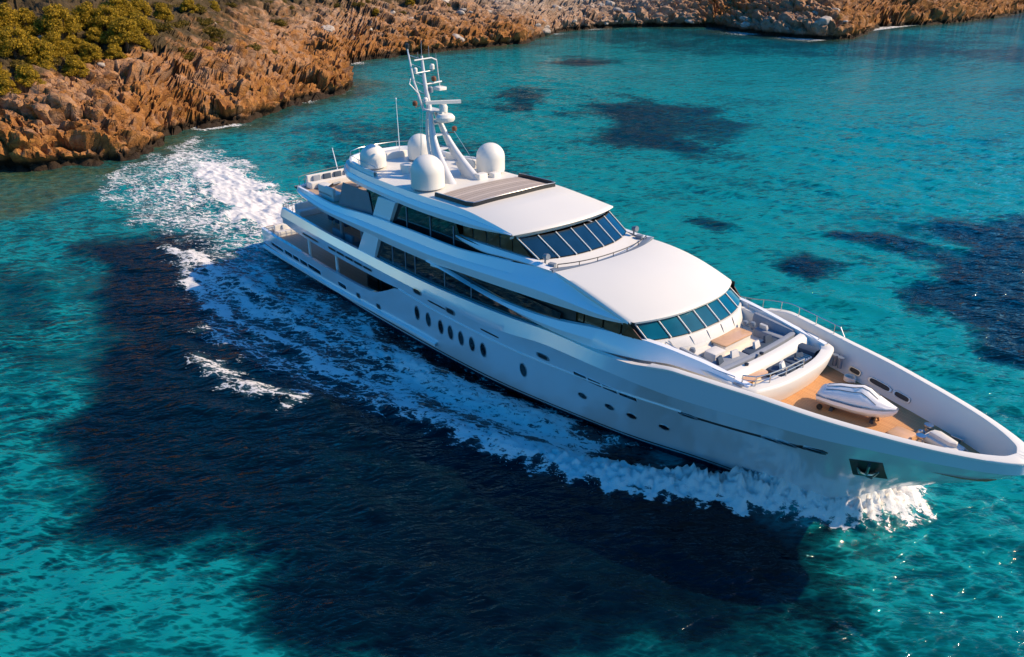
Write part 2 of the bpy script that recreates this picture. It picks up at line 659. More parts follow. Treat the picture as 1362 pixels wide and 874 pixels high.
def np_mesh(name, vs, q, mat, attrs=None, smooth=True):
    me = bpy.data.meshes.new(name)
    me.vertices.add(len(vs))
    me.vertices.foreach_set('co', vs.astype(np.float32).ravel())
    me.loops.add(len(q) * q.shape[1])
    me.loops.foreach_set('vertex_index', q.astype(np.int32).ravel())
    me.polygons.add(len(q))
    me.polygons.foreach_set('loop_start', np.arange(0, len(q) * q.shape[1], q.shape[1], dtype=np.int32))
    me.update(calc_edges=True)
    me.validate()
    me.polygons.foreach_set('use_smooth', [smooth] * len(me.polygons))
    for k, a in (attrs or {}).items():
        at = me.attributes.new(k, 'FLOAT', 'POINT')
        at.data.foreach_set('value', a.astype(np.float32).ravel())
    me.materials.append(mat)
    o = bpy.data.objects.new(name, me)
    C.objects.link(o)
    return o


def rock_material(name, attr_pale=True):
    n = N(name)
    v = n.coord()
    big = n.noise(v, .22, 5, .6)
    mid = n.noise(n.along(40, .6, 1.3), 1.1, 6, .65, .6)
    fine = n.noise(v, 5.5, 5, .7)
    c = n.ramp(mid, (.30, (.035, .012, .004)), (.45, (.25, .090, .016)), (.60, (.48, .205, .036)), (.78, (.62, .36, .10)))
    c = n.mix(n.ramp(big, (.35, 0), (.62, .8)), c, (.40, .17, .045), 'MIX')
    c = n.mix(n.ramp(fine, (.3, .75), (.7, 0)), c, (.11, .05, .022), 'MIX')
    if attr_pale:
        pale = n.math('ADD', n.attr('pale'), n.math('MULTIPLY_ADD', n.noise(v, .6, 4), .9, -.45), clamp=True)
        c = n.mix(pale, c, n.mix(fine, (.30, .27, .24), (.56, .52, .47)))
        soil_shade = n.math('ADD', n.attr('soil_shade'), n.math('MULTIPLY_ADD', n.noise(v, .5, 4), 1.2, -.6), clamp=True)
        c = n.mix(n.ramp(soil_shade, (.3, 0), (.6, 1)), c, n.mix(mid, (.022, .022, .008), (.10, .06, .025)))
        wet_shade = n.math('ADD', n.attr('wet_shade'), n.math('MULTIPLY_ADD', mid, .8, -.4), clamp=True)
        c = n.mix(n.ramp(wet_shade, (.3, 0), (.75, 1)), c, n.mix(fine, (.010, .007, .005), (.045, .026, .012)))
    n.set(Base_Color=c, Roughness=.85)
    n.b.inputs['Specular IOR Level'].default_value = .25
    vo = n.new('TexVoronoi', feature='DISTANCE_TO_EDGE', i_Scale=1.7)
    n.link(n.along(35, .5, 1.3), vo.inputs['Vector'])
    crack = n.ramp(vo.outputs['Distance'], (0, 0), (.09, 1))
    b1 = n.bump(crack, .6, .12)
    b2 = n.bump(mid, .8, .22, b1)
    n.set(Normal=n.bump(fine, .55, .05, b2))
    return n.mat


MAT['rock'] = rock_material('ochre_rock')
MAT['boulder'] = rock_material('boulder_rock', False)

pale = .12 * sst(8, 15, D) * sst(30, 60, Y) + .35 * sst(100, 125, Y) * (1 - sst(158, 172, Y)) + .12 * sst(3, 9, D)
soil_shade = np.interp(Y, [-60, 0, 20, 45, 80, 290], [.85, .85, .6, .45, .35, .15]) * sst(9, 17, D) + .35 * sst(18, 28, D)  # bare soil, coloured darker as the shade beneath the bushes
wet_shade = 1 - sst(.3, 1.7, H + .25 * perlin(X * .5, Y * .5, 77))  # wet rock, darkened further as shade below the overhang
coast = np_mesh('rocky_hillside', vs, q, MAT['rock'], {'pale': pale, 'soil_shade': soil_shade, 'wet_shade': wet_shade})
coast['kind'] = 'structure'
coast.data.set_sharp_from_angle(angle=rad(48))

# ------------------------------------------------------------------ water


def axis(dense):
    """dense: list of (start, end, step); grows geometrically beyond both ends"""
    a = []
    for s, e, st in dense:
        a += list(np.arange(s, e - st * .5, st))
    a.append(dense[-1][1])
    lo, hi = a[0], a[-1]
    st = dense[0][2]
    left = []
    while lo > -3500:
        st *= 1.16
        lo -= st
        left.append(lo)
    st = dense[-1][2]
    right = []
    while hi < 3500:
        st *= 1.16
        hi += st
        right.append(hi)
    return np.array(left[::-1] + a + right)


gx = axis([(-52, -8, .28), (-8, 33, .2), (33, 50, .11), (50, 62, .3)])
gy = axis([(-31, -15, .26), (-15, -8, .18), (-8, 6, .11), (6, 20, .22), (20, 75, .4)])
WX, WY = np.meshgrid(gx, gy, indexing='ij')
near = np.exp(-np.maximum(0, np.hypot(WX - 20, WY - 15) - 75) / 40)
Z = np.zeros_like(WX)
for k, (lam, ang, a, sd_) in enumerate([(7.5, 112, .10, 1), (4.6, 95, .075, 2), (3.1, 128, .05, 3), (2.2, 104, .032, 4), (1.5, 82, .018, 5)]):
    ca, sa = math.cos(rad(ang)), math.sin(rad(ang))
    ph = (WX * ca + WY * sa) * 2 * math.pi / lam + 2.6 * perlin(WX / lam * .38, WY / lam * .38, 50 + k)
    env = .55 + .75 * perlin(WX / lam * .3 + 40, WY / lam * .3, 60 + k)
    Z += a * env * (1 - np.abs(np.sin(ph * .5)) * 2 + .3)
Z += .07 * fbm(WX * .55, WY * .8, 3, 70)
Z *= near

# wake: crest lines thrown off the bow, wash along the side and astern
hw = WL(WX) * (WX < 43.7) * (WX > -2.7)
inh = (np.abs(WY) < hw - .25)
dist_h = np.where((WX > -2.7) & (WX < 43.6), np.abs(WY) - WL(WX), 9)
bow_l, bow_s = line_d(WX, WY, [(45.0, .5), (44.0, .1), (43, -.45), (41.6, -1.35), (39.6, -2.75), (37.4, -4.4), (35.0, -5.9), (31.6, -7.4), (27.0, -8.7), (23.0, -9.9)])
crest_h = np.interp(bow_s, [0, .06, .13, .22, .36, .5, .7, 1], [1.0, 1.3, 1.3, 1.1, .75, .5, .36, .2])
crest_w = np.interp(bow_s, [0, .1, .3, .6, 1], [.85, .9, .95, .95, .8])
spiky = 1 + .28 * fbm(WX * 1.1, WY * 1.1, 2, 81, .6) + .30 * fbm(WX * 3.6, WY * 3.6, 3, 82, .7)
Z += crest_h * np.exp(-(bow_l / crest_w) ** 2) * np.clip(spiky, .2, 2.2)
# the crest thrown off the port bow, seen ahead of the stem
bp_l, bp_s = line_d(WX, WY, [(44.8, .6), (45.6, 1.6), (45.7, 2.9), (44.6, 4.3), (42.0, 5.8), (38, 7.2), (33, 8.6), (26, 10.2)])
Z += np.interp(bp_s, [0, .15, .4, .6, 1], [.9, .9, .7, .45, .2]) * np.exp(-(bp_l / .95) ** 2) * np.clip(spiky, .2, 2.2)
c2_l, c2_s = line_d(WX, WY, [(10, -15.4), (13.5, -15.1), (18.5, -14.1), (21.5, -12.2)])
Z += .28 * np.exp(-(c2_l / .8) ** 2)
c3_l, c3_s = line_d(WX, WY, [(35, -3.0), (31, -4.4), (26, -5.7), (20, -6.6), (12, -7.4), (2, -8.4)])
Z += .30 * np.exp(-(c3_l / .9) ** 2) * np.clip(spiky, .2, 2)
# hollow of dark water between hull and bow crest
hol, _ = line_d(WX, WY, [(40, -1.8), (37, -3.2), (33.5, -3.9)])
Z -= .22 * np.exp(-(hol / 1.0) ** 2)


def pband(poly, soft, warp=1.0, seed=90, fr=.25):
    wx = WX + warp * fbm(WX * fr, WY * fr, 3, seed)
    wy = WY + warp * fbm(WX * fr + 50, WY * fr, 3, seed + 9)
    return sst(-soft, soft, poly_sd(wx, wy, poly))


foam = np.zeros_like(WX)


def add_foam(m):
    global foam
    foam = np.maximum(foam, m)


# bow crest: solid near the stem, lacy further aft
add_foam(np.interp(bow_s, [0, .2, .45, .7, 1], [1.15, 1.12, 1.0, .82, .6]) * sst(1.75, .35, bow_l + .6 * fbm(WX * .9, WY * .9, 4, 83, .6) - np.interp(bow_s, [0, .2, .5, 1], [.0, .25, .1, -.5])))
add_foam(np.interp(bp_s, [0, .4, 1], [1.05, .9, .6]) * sst(1.7, .5, bp_l + .5 * fbm(WX * .9, WY * .9, 3, 84)))
add_foam(.80 * pband([(35.5, -3.2), (31, -3.6), (27, -4.3), (21, -4.9), (19, -6.4), (23, -8.2), (28, -7.7), (32.5, -6.0)], .8, .9, 91))
add_foam((.53 + .14 * perlin(WX * .25, WY * .25, 140)) * pband([(35, -2.5), (25, -4.4), (0, -4.6), (-6, -7), (-4, -10.5), (4, -12.0), (16, -10.6), (24, -10.6), (33, -7.4)], 1.8, 1.4, 92))
add_foam((.50 + .18 * perlin(WX * .22, WY * .22, 141)) * pband([(-2, -4), (18, -5), (14, -10), (3, -12.4), (-6, -10)], 1.6, 1.4, 96))
add_foam(.61 * sst(1.4, .1, c2_l + .7 * fbm(WX * .7, WY * .7, 3, 85)) * sst(0, .25, c2_s) * sst(1.0, .9, c2_s))
add_foam(.56 * pband([(8, -14.6), (21, -11.5), (23, -9.5), (6, -11.5)], 1.2, 1.2, 97))
for pts, wd, dn, sd_ in [([(33, -6.8), (28, -8.0), (22, -9.2), (15, -10.2), (6, -11.2), (0, -11.0)], .75, .78, 151), ([(33, -3.9), (29, -5.0), (24, -6.0), (16, -7.0), (6, -8.2), (-6, -8.6)], .7, .80, 152),
                         ([(24, -5.2), (16, -5.8), (8, -6.2), (0, -6.4)], .5, .72, 153), ([(18, -8.4), (10, -9.4), (2, -10.0), (-8, -9.4)], .6, .72, 154)]:
    l_, s_2 = line_d(WX + .8 * fbm(WX * .3, WY * .3, 3, sd_), WY + .8 * fbm(WX * .3 + 30, WY * .3, 3, sd_), pts)
    add_foam((dn + .22 * perlin(WX * .35, WY * .35, sd_ + 5)) * sst(wd * 1.5, .1, l_) * sst(0, .08, s_2))
    Z += .12 * np.exp(-(l_ / wd) ** 2) * near
# astern
add_foam((.53 + .18 * perlin(WX * .2, WY * .2, 142)) * pband([(2, -5.0), (3, -11.5), (-10, -8.2), (-18, -9.6), (-29, -8.4), (-39, -3.6), (-38, 1.5), (-46, 5.5), (-47, 8), (-36, 8.4), (-25, 7.0), (-15, 6.2), (-2, 4.6)], 1.6, 1.8, 93))
add_foam(1.0 * pband([(-1.5, -3.2), (-9, -2.8), (-16, -1.8), (-25, .3), (-34, 3.0), (-34, 5.4), (-24, 4.9), (-12, 4.2), (-1.5, 3.6)], 1.4, 1.3, 94))
add_foam(.7 * sst(.9, .1, dist_h + .5 * perlin(WX * .8, WY * .8, 86)) * (WX < 36) * (WY < 0) * (.55 + .45 * perlin(WX * .3, WY, 87)))
add_foam(.62 * sst(1.6, .2, np.abs(dist_h)) * (WY > 0))
# swash along the rocks
sdw = poly_sd(WX, WY, LAND) + .8 * perlin(WX * .35, WY * .35, 31)
add_foam(.66 * sst(-1.9, -.5, sdw) * sst(-.05, .5, perlin(WX * .12, WY * .12, 88) + .05))
foam *= (near > .02)

astern = pband([(-2, -4), (-30, -6), (-30, 6), (-2, 4)], 2.0, 1, 95)
Z += astern * (.16 * fbm(WX * .9, WY * .9, 4, 98, .6) + .12)
Z += sst(.5, 1.0, foam) * .10 * fbm(WX * 2.2, WY * 2.2, 3, 99, .6)
Z = np.where(inh, np.minimum(Z, .0) - .4 * sst(0, .8, hw - np.abs(WY)), Z)


# what lies below: pale sand, sea grass meadows (dark), shallow weed by the rocks; shadow tones off bow and shore
def patch(poly, soft=1.2, warp=1.6, fr=.22, seed=110):
    return pband(poly, soft, warp, seed, fr)


sand = .84 + .10 * fbm(WX * .06, WY * .06, 3, 101) + .06 * fbm(WX * .3, WY * .3, 3, 102)
for poly, val, soft, warp, sd_ in [
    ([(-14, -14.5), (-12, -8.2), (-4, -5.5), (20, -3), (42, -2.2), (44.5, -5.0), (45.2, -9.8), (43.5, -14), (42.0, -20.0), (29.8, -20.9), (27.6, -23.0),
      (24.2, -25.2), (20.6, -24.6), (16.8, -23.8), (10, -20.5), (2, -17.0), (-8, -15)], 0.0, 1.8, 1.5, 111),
    ([(-2, -23.5), (8, -24), (6, -20.5), (-6, -19), (-14, -21)], .52, 1.6, 1.6, 112),
    ([(-12, 40.5), (-27, 57), (-29, 70), (-13, 68), (1.0, 51.4), (1, 45), (-7, 39.5)], .24, 4.0, 4.5, 113),
    ([(14, 27), (18, 26.5), (18, 29.5), (14, 30)], .25, 1.2, 1.0, 114),
    ([(25, 24), (29.5, 23.5), (29.5, 27.5), (25.5, 28)], .08, 1.2, 1.2, 115),
    ([(24, 34), (28, 34), (32, 34.5), (30, 37), (25, 36.5)], .14, 1.0, 1.5, 116),
    ([(34.5, 24.5), (33.2, 32), (29.5, 42), (34, 52), (60, 60), (66, 20), (46, 20.2), (42, 21.6)], .04, 2.4, 2.6, 117),
    ([(-47, 60), (-43, 55), (-33, 47), (-31, 51), (-39, 60), (-45, 64)], .3, 2.2, 2.0, 118),
    ([(-66, 84), (-56, 86), (-56, 96), (-68, 96)], .28, 3.0, 3.0, 119),
    ([(-30, 14), (-14, 10), (2, 9), (2, 20), (-14, 30), (-34, 36), (-44, 22)], .52, 4.0, 3.0, 120),
    ([(-100, 120), (-60, 115), (-30, 135), (0, 160), (20, 180), (-40, 175), (-90, 160)], .5, 6.0, 5.0, 122),
    ([(10, 110), (60, 90), (110, 160), (40, 190), (10, 150)], .5, 8.0, 6.0, 123),
    ([(38, -21), (42.5, -14), (44, -9), (46.5, -6), (52, -7), (51, -14), (44, -18)], .36, 2.6, 1.8, 124),  # mid teal water, toned down to soften the bow shadow's edge
    ([(38, -2.5), (44.2, -2.2), (46.4, -4.2), (47.0, -7.0), (45.2, -10), (41.5, -13), (37, -14)], .03, 1.7, 1.5, 125),  # dark tone painted round the bow's shadow to hide its corner
]:
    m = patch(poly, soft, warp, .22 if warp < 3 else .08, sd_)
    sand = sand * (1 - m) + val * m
sh = sst(-13, -1, sdw)
sand = sand * (1 - .45 * sst(-6, -1, sdw))  # darker towards the rocks: their shadow put into the water colour
weed = np.clip(sst(-9, -2, sdw + 2.5 * perlin(WX * .12, WY * .12, 131)) * (.6 + .5 * perlin(WX * .1, WY * .1, 130)), 0, 1)
lw = patch([(-46, -16), (-40, -9), (-37.5, -3), (-30, -8), (-27, -13), (-25, -18), (-32, -26), (-46, -26)], 1.8, 1.5, .22, 121)
weed = np.maximum(weed, np.clip(lw * 1.15, 0, 1))
far = sst(90, 400, np.hypot(WX - 20, WY - 10))
sand = np.clip(sand * (1 - .75 * far) * (.78 + .22 * sst(-12, 18, WY - .15 * (WX - 20))), 0, 1)

m_ = N('sea_water')
v = m_.coord()
s_a = m_.attr('sand')
def ridge(scale, st, rot, det, dist, pw):
    """sharp crested ripples: bright thin lines where the noise crosses its middle"""
    n_ = m_.noise(m_.along(rot, *st), scale, det, .5, dist)
    r_ = m_.math('SUBTRACT', 1.0, m_.math('ABSOLUTE', m_.math('MULTIPLY_ADD', n_, 4.0, -2.0)), clamp=True)
    return m_.math('POWER', r_, pw)


rip2 = ridge(.30, (.7, 1.5), 52, 3, .25, 1.3)
rip = ridge(.75, (.6, 1.5), 66, 3, .25, 2.0)
fine_ = ridge(2.2, (.55, 1.5), 40, 3, .2, 1.8)
calm_ = m_.ramp(m_.noise(v, .09, 4, .6), (.35, .28), (.6, 1))
micro = m_.noise(v, 7.0, 4, .6)
crest_light = m_.math('MULTIPLY', calm_, m_.math('ADD', m_.math('ADD', m_.math('MULTIPLY', rip2, .26), m_.math('MULTIPLY', rip, .60)), m_.math('MULTIPLY_ADD', fine_, .52, -.58)))  # ripple crests lightened in the base colour, as light catching them
grit = m_.math('MULTIPLY_ADD', m_.noise(v, .8, 5, .65), .36, -.18)
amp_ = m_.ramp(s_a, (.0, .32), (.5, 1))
sv = m_.math('ADD', m_.math('ADD', s_a, m_.math('MULTIPLY', grit, m_.ramp(s_a, (0, .7), (.35, 1.1)))), m_.math('MULTIPLY', amp_, crest_light), clamp=True)
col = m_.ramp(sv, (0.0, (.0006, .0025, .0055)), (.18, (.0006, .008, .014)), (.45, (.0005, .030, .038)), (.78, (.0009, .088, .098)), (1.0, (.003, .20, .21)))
weedc = m_.mix(m_.ramp(m_.noise(v, 1.2, 5, .7), (.35, 0), (.7, 1)), (.010, .050, .030), (.10, .10, .030))
col = m_.mix(m_.math('MULTIPLY', m_.attr('weed'), .75), col, weedc)
# foam: a web of thin cells that closes up where the foam is dense
fa = m_.attr('foam')
warp = m_.new('TexNoise', i_Scale=.9, i_Detail=4.0, i_Roughness=.6)
m_.link(m_.along(28, .8, 1.25), warp.inputs['Vector'])
vadd = m_.new('VectorMath', operation='MULTIPLY_ADD')
m_.link(warp.outputs['Color'], vadd.inputs[0])
vadd.inputs[1].default_value = (1.5, 1.5, 1.5)
m_.link(m_.along(30, .55, 1.5), vadd.inputs[2])
web = []
for scl in (1.35, 3.6):
    vo = m_.new('TexVoronoi', feature='DISTANCE_TO_EDGE', i_Scale=scl)
    m_.link(vadd.outputs[0], vo.inputs['Vector'])
    web.append(m_.ramp(vo.outputs['Distance'], (0, 1), (.16 if scl < 3 else .22, 0)))
lace = m_.math('ADD', m_.math('MULTIPLY', web[0], .36), m_.math('MULTIPLY', web[1], .22))
fn = m_.noise(m_.along(30, .65, 1.5), 2.4, 9, .76, .7)
fmask = m_.math('ADD', m_.math('ADD', m_.math('MULTIPLY', fa, 1.18), m_.math('MULTIPLY_ADD', fn, 1.7, -.36)), lace)
fm = m_.ramp(fmask, (.5, 0), (.66, 1))
fm = m_.ramp(m_.math('MULTIPLY', fmask, .5), (.67, 0), (.76, 1))
fm = m_.math('MULTIPLY', fm, m_.ramp(fa, (.02, 0), (.2, 1)))
# milky water round the foam
col = m_.mix(m_.math('MULTIPLY', m_.ramp(fa, (.3, 0), (1.0, .5)), .6), col, (.10, .30, .33))
fcol = m_.mix(m_.ramp(m_.math('ADD', m_.math('MULTIPLY', fm, .55), m_.math('MULTIPLY', m_.noise(m_.along(-50, .7, 2.2), 2.6, 6, .75), .6)), (.36, 0), (.74, 1)), (.24, .40, .46), (.69, .68, .665))
m_.set(Base_Color=m_.mix(fm, col, fcol), Roughness=.9)
m_.b.inputs['Specular IOR Level'].default_value = .0
m_.set(Coat_Weight=m_.math('MULTIPLY', m_.math('SUBTRACT', 1.0, fm), .85), Coat_Roughness=.04)
m_.b.inputs['Coat IOR'].default_value = 1.333
gloss_n = m_.bump(rip, .5, .145, m_.bump(fine_, .5, .042, m_.bump(rip2, .5, .24)))
m_.link(gloss_n, m_.b.inputs['Coat Normal'])
m_.set(Normal=m_.bump(m_.math('MULTIPLY', fn, fm), .6, .12, m_.bump(rip2, .25, .12)))
nx, ny = WX.shape
vs = np.stack([WX, WY, Z], -1).reshape(-1, 3)
idx = np.arange(nx * ny).reshape(nx, ny)
q = np.stack([idx[:-1, :-1], idx[1:, :-1], idx[1:, 1:], idx[:-1, 1:]], -1).reshape(-1, 4)
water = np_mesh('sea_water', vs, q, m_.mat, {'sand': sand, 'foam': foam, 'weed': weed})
water['kind'] = 'structure'


# droplets flung up along the bow crest: one cloud of tiny flecks
def spray(pts, n, hmax, spread, seed):
    r = np.random.default_rng(seed)
    P_ = np.array(pts, float)
    L_ = np.concatenate([[0], np.cumsum(np.hypot(*np.diff(P_[:, :2], axis=0).T))])
    t = r.random(n) ** 1.4 * L_[-1]
    x = np.interp(t, L_, P_[:, 0]) + r.normal(size=n) * spread
    y = np.interp(t, L_, P_[:, 1]) + r.normal(size=n) * spread
    fall = 1 - .7 * t / L_[-1]
    z = hmax * fall * (.15 + r.random(n) ** 1.5)
    s_ = .010 + .032 * r.random(n) ** 3
    d = r.normal(size=(n, 4, 3))
    d /= np.linalg.norm(d, axis=2)[:, :, None]
    v_ = np.stack([x, y, z], -1)[:, None, :] + d * s_[:, None, None]
    base = np.arange(n)[:, None] * 4
    f_ = np.concatenate([base + np.array(k) for k in ((0, 1, 2), (0, 2, 3), (0, 3, 1), (1, 3, 2))], 0)
    return v_.reshape(-1, 3), f_


sv1, sf1 = spray([(44.4, -.7), (43, -1.5), (41.6, -2.4), (39.6, -3.8), (37.4, -5.5), (35.0, -7.0), (31.6, -8.3)], 1500, .85, .30, 5)
sv2, sf2 = spray([(44.9, .6), (45.8, 1.6), (45.9, 2.9), (44.8, 4.3), (42.0, 6.0)], 900, 1.0, .35, 6)
n = N('water_drops')
n.set(Base_Color=(.85, .87, .88), Roughness=.35)
spray_o = np_mesh('sea_spray', np.concatenate([sv1, sv2]), np.concatenate([sf1, sf2 + len(sv1)]), n.mat, smooth=False)
spray_o['kind'] = 'stuff'

# ------------------------------------------------------------------ the motor yacht
yacht = thing('motor_yacht', 'large white three-decked motor yacht under way with tall mast and teak foredeck', 'yacht')

# stations, closer together towards the bow tip
XS = np.concatenate([np.arange(-2.7, 42, .45), 42 + (50.75 - 42) * np.sin(np.linspace(0, math.pi / 2, 44)) ** 1.0])
XS = np.unique(np.round(np.concatenate([XS, [1.9, 18.0]]), 4))


def hull_rows():
    zs, zk = ZS(XS), ZK(XS)
    st = STEM(XS)
    z0 = np.maximum(0, st)
    lv = [st, np.where(st < 0, st * .5, st), z0, np.minimum(z0 + .40, zk), np.minimum(z0 + .50, zk), np.minimum(z0 + .60, zk)]
    b1, b2 = np.maximum(B1(XS), z0 + .7), np.maximum(B2(XS), z0 + .75)
    b1, b2 = np.minimum(b1, zk - .04), np.minimum(b2, zk - .02)
    for k in (.2, .4, .6, .8):
        lv.append(lv[5] + (b1 - lv[5]) * k)
    lv += [b1, b2]
    lv += [b2 + (zk - b2) * k for k in (.33, .66)]
    lv += [zk, zk + (zs - zk) * .5, zs]
    return [[(x, -float(hull_y(x, z)), z) for x, z in zip(XS, l)] for l in lv], lv


rows, lev = hull_rows()
NB1 = 10                                        # row index of the lower edge of the side opening
n_low = NB1 + 1
hb_ = MB()
stem_ = lambda i, j: XS[j] >= 42.6
keel_ = lambda i, j: XS[j] < 42.6
hb_.both(rows[:4], 1, skip=stem_)
hb_.both(rows[3:5], 0, skip=stem_)
hb_.both(rows[4:6], 2, skip=stem_)
hb_.both(rows[:6], 0, skip=keel_)
hb_.both(rows[5:NB1 + 1], 0)
hb_.both(rows[NB1:NB1 + 2], 0, skip=lambda i, j: XS[j + 1] <= 18.01)
hb_.both(rows[NB1 + 1:], 0, skip=lambda i, j: XS[j] < 1.89)
# transom
tr = [r[0] for r in rows[:NB1 + 1]]
hb_.grid([tr, [(p[0], -p[1], p[2]) for p in tr]], 0)
# stern bulwark: cap and inside face
ca = [(x, -float(hull_y(x, B1(x))) , float(B1(x))) for x in XS if x <= 17.6]
cb = [(p[0], p[1] + .22, p[2] + .004) for p in ca]
cc_ = [(p[0], p[1] + .26, 1.10) for p in ca]
hb_.both([ca, cb, cc_], 0)
# underside and inner face of the upper strip over the opening
xo = [x for x in XS if 1.89 <= x <= 18.01]
ua = [(x, -float(hull_y(x, B2(x))), float(B2(x))) for x in xo]
ub = [(p[0], p[1] + .3, p[2] + .02) for p in ua]
hb_.both([ua, ub], 0)
xi = [x for x in XS if 1.89 <= x <= 33]
ta = [(x, -float(SBm(x)), float(ZS(x))) for x in xi]
tb = [(x, -float(SBm(x)) + .2, float(ZS(x)) + .004) for x in xi]
tc = [(x, -float(SBm(x)) + .24, 3.60) for x in xi]
hb_.both([ta, tb, tc], 0)
e0 = [(1.9, -float(hull_y(1.9, z)), z) for z in (3.95, 4.2, 4.5)]
hb_.both([e0, [(p[0], p[1] + .22, p[2]) for p in e0]], 0)
MAT['hull'] = paint('pearl_white_hull_paint', (0.66, 0.715, 0.78), 0.18, 0.015, 0.8, metal=.22, scale=0.25, wave=.10)
hull = hb_.build('hull', [MAT['hull'], MAT['antifoul'], MAT['black']], yacht, sharp=22)

# upper stern arc of the bulwark on the upper deck (closes the strip round the stern)
arc = [(1.9 - 1.5 * math.sin(a) ** .8 if a > 0 else 1.9, -3.86 * math.cos(a), 0) for a in np.linspace(0, math.pi, 25)]
arc = [(1.9 - 1.35 * max(0, math.sin(a)) ** .7, -3.86 * math.cos(a)) for a in np.linspace(0, math.pi, 25)]
b = MB()
b.grid([[(x, y, z) for x, y in arc] for z in (3.30, 3.62)], 0)
b.grid([[(x, y, 3.62) for x, y in arc], [(x + .15, y * .96, 3.64) for x, y in arc]], 0)
b.prism([(x, y) for x, y in arc] + [(5, 3.9), (5, -3.9)], 3.34, 3.58, 0, mt=1)
upper_aft = b.build('upper_aft_deck', [MAT['white'], MAT['deckgrey']], yacht)


def deck(name, z, x0, x1, off, mat, n=40, parent=yacht, dz=.12, half=None):
    xs = np.linspace(x0, x1, n)
    hf = half or (lambda x: hull_y(x, z) - off)
    b = MB()
    b.grid([[(x, -float(hf(x)), z) for x in xs], [(x, float(hf(x)), z) for x in xs]], 0)
    b.grid([[(x, -float(hf(x)), z - dz) for x in xs], [(x, float(hf(x)), z - dz) for x in xs]], 0, True)
    for k in (0, -1):
        x = xs[k]
        b.grid([[(x, -float(hf(x)), z - dz), (x, float(hf(x)), z - dz)], [(x, -float(hf(x)), z), (x, float(hf(x)), z)]], 0)
    return b.build(name, mat, parent)


deck('main_aft_deck', 1.12, -2.65, 18.6, .2, MAT['deckgrey'])
deck('upper_deck', 3.59, 4.9, 31, .5, MAT['deckgrey'], half=lambda x: SBm(x) - .22)

# main deck cabin seen through the opening in the side
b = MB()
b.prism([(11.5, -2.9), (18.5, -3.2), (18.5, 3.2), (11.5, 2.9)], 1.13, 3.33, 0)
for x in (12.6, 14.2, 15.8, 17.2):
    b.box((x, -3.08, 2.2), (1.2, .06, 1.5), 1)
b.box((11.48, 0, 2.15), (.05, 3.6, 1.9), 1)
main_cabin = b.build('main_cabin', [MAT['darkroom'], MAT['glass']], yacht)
for x, y in ((5.2, -3.7), (9.4, -3.9), (5.2, 3.7), (9.4, 3.9)):
    b = MB()
    b.tube([(x, y, 1.12), (x, y, 3.4)], .11, 10)
    b.build('pillar', MAT['white'], yacht)

# rub rail low on the quarter and the long thin rail along the topsides
def hull_rail(name, pts, h, out, mat, label=None, parent=None, n=60):
    f = cv(*pts)
    xs = np.linspace(pts[0][0], pts[-1][0], n)
    r = []
    for dz, o in ((-h, -.02), (-h * .6, out), (h * .6, out), (h, -.02)):
        row = []
        for x in xs:
            p, u, v, nn = hull_frame(float(x), float(f(x)) + dz, o)
            row.append(p)
        r.append(row)
    bb = MB()
    bb.grid(r, 0)
    bb.grid([[(p[0], -p[1], p[2]) for p in rr] for rr in r], 0, True)
    return bb.build(name, mat, parent or hull, label=label)


hull_rail('rub_rail', [(-2.6, .36), (0, .44), (7, .62), (15, .92), (19.4, 1.02), (21.5, .98)], .13, .22, MAT['white'])
hull_rail('rub_rail', [(18, 3.42), (22, 3.25), (28, 3.3), (33, 3.55), (38.6, 4.0)], .035, .05, MAT['white'])


def on_hull_shape(name, outline, x, z, out=.012, depth=.02, mats=None, rim=0.0, tilt=0.0, parent=None, label=None):
    """a flat fitting on the starboard topsides; outline in (along, up)"""
    p, u, v, nn = hull_frame(x, z)
    ct, st_ = math.cos(tilt), math.sin(tilt)
    def P(a, c, o):
        a, c = a * ct - c * st_, a * st_ + c * ct
        # follow the curve of the topsides
        q = hull_frame(x + a * u.x + c * v.x, z + a * u.z + c * v.z)[0]
        return q + nn * o
    bb = MB()
    n = len(outline)
    if rim:
        k = 1 + rim
        o2 = [(a * k, c * k) for a, c in outline]
        r = [[P(a, c, -.01) for a, c in o2], [P(a, c, out + .015) for a, c in o2], [P(a, c, out + .015) for a, c in outline], [P(a, c, out) for a, c in outline]]
        bb.grid(r, 1, False, True)
    else:
        bb.grid([[P(a, c, -.01) for a, c in outline], [P(a, c, out) for a, c in outline]], 0, False, True)
    cpt = P(0, 0, out)
    base = len(bb.v)
    ring = [P(a, c, out) for a, c in outline]
    bb.add([cpt] + ring, [(0, i + 1, (i + 1) % n + 1) for i in range(n)], 0)
    return bb.build(name, mats or [MAT['glass'], MAT['steel']], parent or hull, label=label)


def oval(a, b_, n=20, pw=1.0):
    return [(a * math.copysign(abs(math.cos(t)) ** pw, math.cos(t)), b_ * math.copysign(abs(math.sin(t)) ** pw, math.sin(t))) for t in np.linspace(0, 2 * math.pi, n, endpoint=False)]


